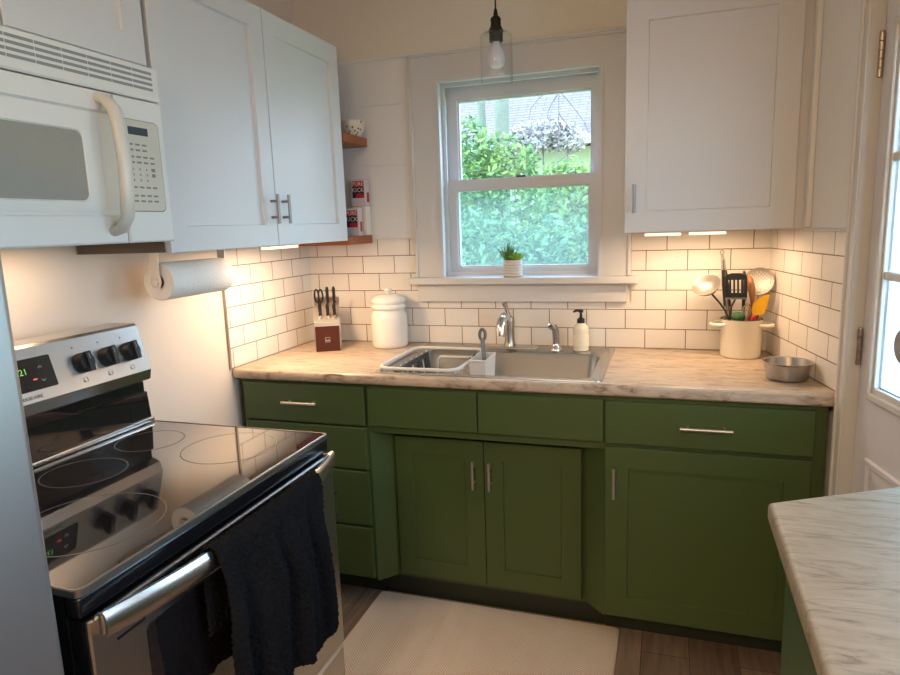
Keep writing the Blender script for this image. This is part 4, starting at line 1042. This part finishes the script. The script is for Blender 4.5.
# cooktop
bm = BM()
loft(bm, [Z(rrect(.214, .770, RY0+.003, RY1-.003, .012), .9046), Z(rrect(.214, .770, RY0+.003, RY1-.003, .012), .9125), Z(rrect(.217, .767, RY0+.006, RY1-.006, .012), .9155)]); ct = obj('cooktop', bm, M['ceran'], t, 30)
bm = BM()
oo = rrect(.2145, .7745, RY0, RY1, .012); ii = rrect(.218, .7695, RY0+.0045, RY1-.0045, .012)
loft(bm, [Z(oo, .9050), Z(oo, .9155), Z(rrect(.216, .7730, RY0+.0018, RY1-.0018, .012), .9168), Z(ii, .9168), Z(ii, .9157)], False, False); obj('cooktop_trim', bm, M['dnickel'], t, 40)
bm = BM(); box(bm, .2085, .224, RY0+.003, RY1-.003, .9160, .9285, .003); obj('rear_trim', bm, M['steel'], t, 40)
def ringat(bm, cx, cy, r, w=.0011, z=.9158):
    seg = 72
    for a in (0,):
        A = [bm.verts.new((cx+(r-w)*math.cos(2*PI*k/seg), cy+(r-w)*math.sin(2*PI*k/seg), z)) for k in range(seg)]
        B = [bm.verts.new((cx+(r+w)*math.cos(2*PI*k/seg), cy+(r+w)*math.sin(2*PI*k/seg), z)) for k in range(seg)]
        for k in range(seg): bm.faces.new((A[k], A[(k+1) % seg], B[(k+1) % seg], B[k]))
for cx, cy, r in ((.345, -1.432, .082), (.362, -1.648, .088), (.350, -1.870, .080), (.585, -1.430, .112), (.590, -1.845, .130)):
    bm = BM(); ringat(bm, cx, cy, r); obj('burner_ring', bm, M['ring'], ct)
# front: black band, door, drawer
bm = BM(); box(bm, .7425, .7715, RY0+.001, RY1-.001, .868, .9046, .006, 3); obj('front_band', bm, M['black'], t, 40)
f = faceX(.7430)
bm = BM(); slab(bm, RY0+.004, RY1-.004, .331, .8655, faceX(.7755), .0075, .003); od = obj('oven_door', bm, M['steel_v'], t)
bm = BM(); box(bm, .7430, .7753, RY0+.006, RY1-.006, .333, .8635); obj('door_core', bm, M['black'], od)
fo = faceX(.783)
bm = BM()
for a, b, z0, z1 in ((-1.40, -1.292, .8525, .8585), (-1.55, -1.415, .8525, .8585), (-1.70, -1.565, .8525, .8585), (-1.85, -1.715, .8525, .8585), (-2.022, -1.865, .8525, .8585), (-1.99, -1.93, .806, .811)):
    box(bm, a, b, -.002, .0006, z0, z1, f=lambda x, y, z: fo(x, z, y))
obj('vent_slot', bm, M['black'], od)
bm = BM(); loft(bm, [[(.7828, a, b) for a, b in rrect(-1.932, -1.390, .42, .795, .012)], [(.7838, a, b) for a, b in rrect(-1.932, -1.390, .42, .795, .012)], [(.7842, a, b) for a, b in rrect(-1.930, -1.392, .422, .793, .012)]]); obj('oven_window', bm, M['blackglass'], od)
bm = BM()
hp = []
nH = 22
for k in range(nH+1):
    s = k/nH; yy = -2.022+s*(.722); out = .012+.040*(1-abs(2*s-1)**2.6); hp.append((.783+out, yy))
hz = .856
loops = []
for x, yy in hp:
    loops.append([(x-.006, yy, hz-.020), (x+.003, yy, hz-.021), (x+.0075, yy, hz-.012), (x+.0085, yy, hz), (x+.0070, yy, hz+.014), (x+.002, yy, hz+.021), (x-.006, yy, hz+.020)])
loft(bm, loops)
for yy in (-2.015, -1.307): box(bm, .7832, .796, yy-.010, yy+.010, hz-.015, hz+.015)
obj('handle', bm, M['steel'], od, 50)
bm = BM(); slab(bm, RY0+.004, RY1-.004, .045, .322, f, .038, .006); obj('storage_drawer', bm, M['steel_v'], t)
bm = BM()
for x in (.1, .68):
    for yy in (RY0+.05, RY1-.05): cyl(bm, (x, yy, .0), (x, yy, .016), .015, seg=12)
obj('foot', bm, M['blackplastic'], t)

# towel over the oven handle
bm = BM()
TY0, TY1 = -1.822, -1.452
nu, nv = 60, 64
def hx(y):
    s = (y+2.022)/.722; return .783+.012+.040*(1-abs(2*s-1)**2.6)
def towel_pt(i, j):
    a = i/nu; y = TY0+(TY1-TY0)*a
    x0 = hx(y)+.001
    front = .352+.018*math.sin(a*9+.5)+.030*(1-a)*.6   # hanging length in front
    back = .16; r = .016
    tot = back+PI*r+front; s = j/nv*tot
    hxz = .856+.009
    if s < back: p = (x0-r+.001, hxz-(back-s)); fold = .0
    elif s < back+PI*r:
        th = (s-back)/r; p = (x0-r*math.cos(th)+.0005, hxz+r*math.sin(th)*1.05); fold = 0
    else:
        d = s-back-PI*r; p = (x0+r, hxz-d); fold = min(1, d/.12)
    fx_ = fold*(.010*math.sin(a*21+1)+.006*math.sin(a*37+.4*p[1]*20)+.012*(1-math.cos(a*PI*2)) * .3)+fold*.012
    yy = y+fold*.008*math.sin(p[1]*16+a*5)-fold*(.008*(a-.5))
    if a > .96: yy += -fold*.010*math.sin((p[1]-.5)*9)
    return (p[0]+max(fx_, -.002), yy, p[1])
G = [[bm.verts.new(towel_pt(i, j)) for j in range(nv+1)] for i in range(nu+1)]
for i in range(nu):
    for j in range(nv): bm.faces.new((G[i][j], G[i+1][j], G[i+1][j+1], G[i][j+1]))
tw = obj('dish_towel', bm, M['towel'], None, 80)
md = tw.modifiers.new('thick', 'SOLIDIFY'); md.thickness = .006; md.offset = 1
tx = bpy.data.textures.new('terry', 'CLOUDS'); tx.noise_scale = .006
sd = tw.modifiers.new('sub', 'SUBSURF'); sd.levels = 1; sd.render_levels = 2
dm = tw.modifiers.new('pile', 'DISPLACE'); dm.texture = tx; dm.strength = .009; dm.mid_level = .5
tag(tw, 'fluffy black towel draped over the oven door handle', 'towel')

# black wire hook on the side of the range
t = thing('range_hook', 'small black double hook fixed to the side of the range', 'hook', (.735, -1.279, .68))
bm = BM(); box(bm, .715, .727, -1.2788, -1.2745, .63, .73, .0015, 1); obj('plate', bm, M['blackplastic'], t)
for zz in (.715, .652):
    bm = BM(); tube(bm, [(.721, -1.275, zz), (.728, -1.24, zz-.006), (.738, -1.218, zz-.002), (.747, -1.208, zz+.010)], [.0045, .0045, .005, .006], 10); obj('hook_arm', bm, M['blackplastic'], t, 60)

# ------------------------------------------------------------------ refrigerator
FY1, FY0 = -2.080, -2.930
t = thing('refrigerator', 'tall stainless refrigerator beside the range, only its edge in view', 'refrigerator', (.4, -2.5, 0))
bm = BM(); box(bm, .03, .715, FY0, FY1, .02, 1.74, .004); obj('cabinet', bm, M['grey'], t)
for a, b in ((FY0, -2.487), (-2.481, FY1)):
    bm = BM(); box(bm, .722, .785, a, b, .09, 1.735, .012, 4); d = obj('door', bm, M['fridge'], t, 40)
    y = -2.455 if a > -2.5 else -2.512
    bm = BM(); tube(bm, [(.786, y, .75), (.83, y, .77), (.84, y, 1.1), (.83, y, 1.43), (.786, y, 1.45)], .011, 12); obj('handle', bm, M['steel'], d, 60)
bm = BM(); box(bm, .06, .70, FY0+.02, FY1-.02, .0, .085); obj('kick_grille', bm, M['darkgrey'], t)

# ------------------------------------------------------------------ island
t = thing('island_cabinet', 'green island cabinet under the nearer worktop', 'cabinet', (2.0, -1.9, 0))
bm = BM()
bm_poly = [(1.806, -1.505), (1.806, -2.42), (2.30, -2.42), (2.12, -1.33)]
loft(bm, [Z(bm_poly, .09), Z(bm_poly, .8735)]); obj('carcass', bm, M['green_island'], t)
bm = BM(); pp = [(1.86, -1.56), (1.86, -2.38), (2.26, -2.38), (2.10, -1.39)]; loft(bm, [Z(pp, 0), Z(pp, .0895)]); obj('toe_kick', bm, M['dark_green'], t)
o = worktop('island_countertop', [(1.779, -1.457), (1.771, -2.46), (2.335, -2.46), (2.150, -1.248)], None, .874, .914, M['counter2'], dict(test=lambda p, q: not (p.x > 2.1 and q.x > 2.1), r=.011))
tag(o, 'greyish veined laminate worktop of the island in the near corner', 'countertop')

# ------------------------------------------------------------------ mat on the floor
bm = BM(); loft(bm, [Z(rrect(.545, 1.460, -1.16, -.545, .02), .0005), Z(rrect(.543, 1.462, -1.162, -.543, .02), .006), Z(rrect(.550, 1.455, -1.155, -.550, .018), .0105)])
tag(obj('kitchen_mat', bm, M['rug']), 'beige herringbone kitchen mat on the plank floor before the sink', 'mat')

# ------------------------------------------------------------------ outside the window
bm = BM(); box(bm, -30, 30, .6, 40, -1.1, -1.0); struct(obj('ground', bm, M['grass']))
bm = BM(); box(bm, 2.9, 30, -20, .59, -1.1, -1.0); struct(obj('ground', bm, mat('neutral_bounce_ground', S(150, 148, 150), .9, var=.1)))  # unseen side ground, coloured grey to keep green bounce off the cabinets
t = thing('neighbour_house', 'neighbouring house with a pale shingled roof seen through the window', 'house', (0, 11, -1))
bm = BM(); box(bm, -7, 7, 8.3, 14, -1, 2.62); obj('walls', bm, M['siding'], t)
def shingle():
    m, nt, p = newmat('shingle_courses'); L = nt.links
    g = N(nt, 'ShaderNodeNewGeometry'); s = N(nt, 'ShaderNodeSeparateXYZ'); L.new(g.outputs['Position'], s.inputs[0])
    c = N(nt, 'ShaderNodeCombineXYZ'); L.new(s.outputs[0], c.inputs[0]); L.new(s.outputs[2], c.inputs[1])
    b = N(nt, 'ShaderNodeTexBrick'); L.new(c.outputs[0], b.inputs['Vector']); b.inputs['Scale'].default_value = 1
    b.inputs['Brick Width'].default_value = .3; b.inputs['Row Height'].default_value = .055; b.inputs['Mortar Size'].default_value = .006
    b.inputs['Color1'].default_value = S(112, 106, 100); b.inputs['Color2'].default_value = S(100, 94, 89); b.inputs['Mortar'].default_value = S(58, 54, 52)
    L.new(b.outputs['Color'], p.inputs['Base Color']); p.inputs['Roughness'].default_value = .9
    return m
bm = BM(); loft(bm, [[(x, 7.95, 2.74), (x, 11.2, 5.0), (x, 14.4, 2.74), (x, 14.4, 2.66), (x, 11.2, 4.9), (x, 7.95, 2.66)] for x in (-7.4, 7.4)]); obj('roof', bm, shingle(), t)
bm = BM(); box(bm, -7.4, 7.4, 7.90, 7.95, 2.62, 2.76); obj('fascia', bm, M['fascia'], t)
def leaves(bm, n, c, r, size, shell=.55):
    for _ in range(n):
        while True:
            d = Vector((random.uniform(-1, 1), random.uniform(-1, 1), random.uniform(-1, 1)))
            if shell < d.length < 1: break
        p = Vector(c)+Vector((d.x*r[0], d.y*r[1], d.z*r[2]))
        ax = Vector((random.gauss(0, 1), random.gauss(0, 1), random.gauss(0, 1))).normalized()
        nn = (Vector((0, -.4, .8))+Vector((random.gauss(0, .6), random.gauss(0, .6), random.gauss(0, .6)))).normalized()
        a = (ax-nn*ax.dot(nn)).normalized(); b = nn.cross(a); s = size*random.uniform(.6, 1.25)
        v = [bm.verts.new(p-a*s), bm.verts.new(p+b*s*.45-nn*s*.1), bm.verts.new(p+a*s), bm.verts.new(p-b*s*.45-nn*s*.1)]
        bm.faces.new(v)
def bush(name, label, blobs, m, size, cat='bush', stems=()):
    c = blobs[0][0]
    t = thing(name, label, cat, (c[0], c[1], -1))
    bm = BM()
    for cc, r, n in blobs: leaves(bm, n, cc, r, size)
    obj('foliage', bm, m, t)
    bm = BM()
    for cc, r, n in blobs:
        tube(bm, [(cc[0], cc[1], -1), (cc[0]+.05, cc[1], cc[2]*.4-.4), (cc[0], cc[1], cc[2]+r[2]*.4)], [.03, .02, .008], 7)
    obj('stems', bm, M['twig'], t)
bush('leafy_bush', 'tall yellow-green leafy bush outside the left part of the window', [((-.52, 3.75, 1.84), (.62, .35, .72), 3600), ((.02, 3.7, 1.55), (.52, .35, .76), 3000)], M['leaf1'], .042)
bush('leafy_bush', 'bright green leafy bush outside the right part of the window', [((.93, 3.3, 1.36), (.42, .38, .58), 2400), ((1.22, 3.3, 1.44), (.33, .33, .57), 1400), ((.74, 3.35, 1.66), (.27, .26, .36), 900)], M['leaf1'], .040)
bush('shade_bush', 'dense blue-green foliage low outside the lower sash', [((.05, 2.6, .85), (.75, .35, .72), 4200), ((.85, 2.5, .80), (.65, .35, .70), 4000)], M['leaf2'], .036)
bush('silver_shrub', 'pale silvery shrub before the eave of the neighbouring house', [((-.15, 7.0, 2.66), (.52, .25, .24), 900), ((.2, 7.05, 2.60), (.3, .25, .20), 400), ((-.6, 7.05, 2.58), (.3, .25, .2), 350)], M['leaf3'], .05)
for x0, x1, y, r, lab in ((-.275, -.262, 5.0, .085, 'thicker pale tree trunk above the left bush'), (-.54, -.60, 5.3, .055, 'slim leaning tree trunk at the left edge of the upper pane')):
    t = thing('tree', lab, 'tree', (x0, y, -1))
    bm = BM(); tube(bm, [(x0, y, -1), (x0, y, 1.2), (x1, y, 2.9), (x1-.02, y, 4.2)], [r*1.4, r*1.15, r, r*.8], 12); obj('trunk', bm, M['bark'], t, 60)
    bm = BM(); leaves(bm, 300, (x1, y, 4.5), (.12, .14, .5), .05); obj('foliage', bm, M['leaf1'], t)
t = thing('bare_branch', 'thin bare branches hanging outside the upper sash', 'branch', (.86, 2.0, 2.5))
bm = BM()
for pts in ([(.868, 2, 2.62), (.866, 2, 2.31), (.864, 2, 2.18), (.858, 2, 2.0), (.85, 2, 1.86), (.848, 2, 1.76)],
            [(.866, 2, 2.33), (.80, 2, 2.33), (.72, 2, 2.28), (.67, 2, 2.22), (.653, 2, 2.15), (.655, 2, 2.10)],
            [(.866, 2, 2.32), (.92, 2, 2.26), (.98, 2, 2.18), (1.04, 2, 2.10), (1.07, 2, 2.02)],
            [(.864, 2, 2.17), (.90, 2, 2.12), (.95, 2, 2.05)], [(.855, 2, 1.96), (.90, 2, 1.91), (.96, 2, 1.84)],
            [(.86, 2, 2.30), (.82, 2, 2.25), (.79, 2, 2.19), (.785, 2, 2.14)], [(.85, 2, 1.84), (.90, 2, 1.87), (.98, 2, 1.93), (1.06, 2, 1.96)]):
    tube(bm, pts, [.0036]*2+[.0028]*(len(pts)-2), 6)
obj('twigs', bm, M['twig'], t, 60)

# ------------------------------------------------------------------ light
def area(name, loc, size, sizey, col, power, rot=(0, 0, 0), portal=False, spread=PI):
    l = bpy.data.lights.new(name, 'AREA'); l.shape = 'RECTANGLE'; l.size = size; l.size_y = sizey; l.color = col; l.energy = power; l.spread = spread
    o = bpy.data.objects.new(name, l); COL.objects.link(o); o.location = loc; o.rotation_euler = rot
    if portal: l.cycles.is_portal = True
    return o
WARM = (1, .69, .43)
area('lamp_under_cabinet_right', (1.69, -.24, 1.3695), .32, .05, WARM, 2.7)
area('lamp_under_cabinet_left', (.262, -.58, 1.3695), .04, .32, WARM, 5.0)
area('fill_under_microwave', (.14, -1.55, 1.4165), .06, .25, WARM, .9)  # added fill that warms and brightens the wall behind the range
# ceiling fixture of the kitchen
area('lamp_ceiling', (1.18, -3.9, 2.44), .6, .6, (1, .75, .50), 54)
# sky light
w = bpy.data.worlds.new('sky'); sc.world = w; w.use_nodes = True
nt = w.node_tree; bgn = nt.nodes['Background']
tc = N(nt, 'ShaderNodeTexCoord'); sp = N(nt, 'ShaderNodeSeparateXYZ'); nt.links.new(tc.outputs['Generated'], sp.inputs[0])
rp = N(nt, 'ShaderNodeValToRGB'); nt.links.new(sp.outputs[2], rp.inputs[0])
rp.color_ramp.elements[0].color = (.62, .77, 1.0, 1); rp.color_ramp.elements[1].color = (.42, .58, 1.0, 1)
nt.links.new(rp.outputs[0], bgn.inputs[0]); bgn.inputs[1].default_value = 8.8
sun = bpy.data.lights.new('sun', 'SUN'); sun.energy = .7; sun.angle = .02; sun.color = (1, .95, .86)
so = bpy.data.objects.new('sun', sun); COL.objects.link(so); so.rotation_euler = Vector((.25, .55, -.80)).to_track_quat('-Z', 'Y').to_euler()
area('portal_window', (1.005, .14, 1.62), .66, .80, (1, 1, 1), 1, (-PI/2, 0, 0), True)
dc = wallR((g0+g1)/2, -.06, (gz0+gz1)/2)
po = area('portal_door', dc, .54, .86, (1, 1, 1), 1, portal=True)
po.rotation_euler = NW.to_track_quat('-Z', 'Z').to_euler()
po = area('portal_side', wallR(2.3, -.09, 1.52), .9, .95, (1, 1, 1), 1, portal=True)
po.rotation_euler = NW.to_track_quat('-Z', 'Z').to_euler()

vs = sc.view_settings
sc.display_settings.display_device = 'sRGB'
vs.view_transform = 'Standard'; vs.look = 'None'; vs.exposure = .36; vs.gamma = 1; vs.use_curve_mapping = False
sc.cycles.max_bounces = 10; sc.cycles.diffuse_bounces = 5; sc.cycles.glossy_bounces = 5; sc.cycles.transparent_max_bounces = 16
sc.cycles.sample_clamp_indirect = 6
bpy.context.view_layer.update()
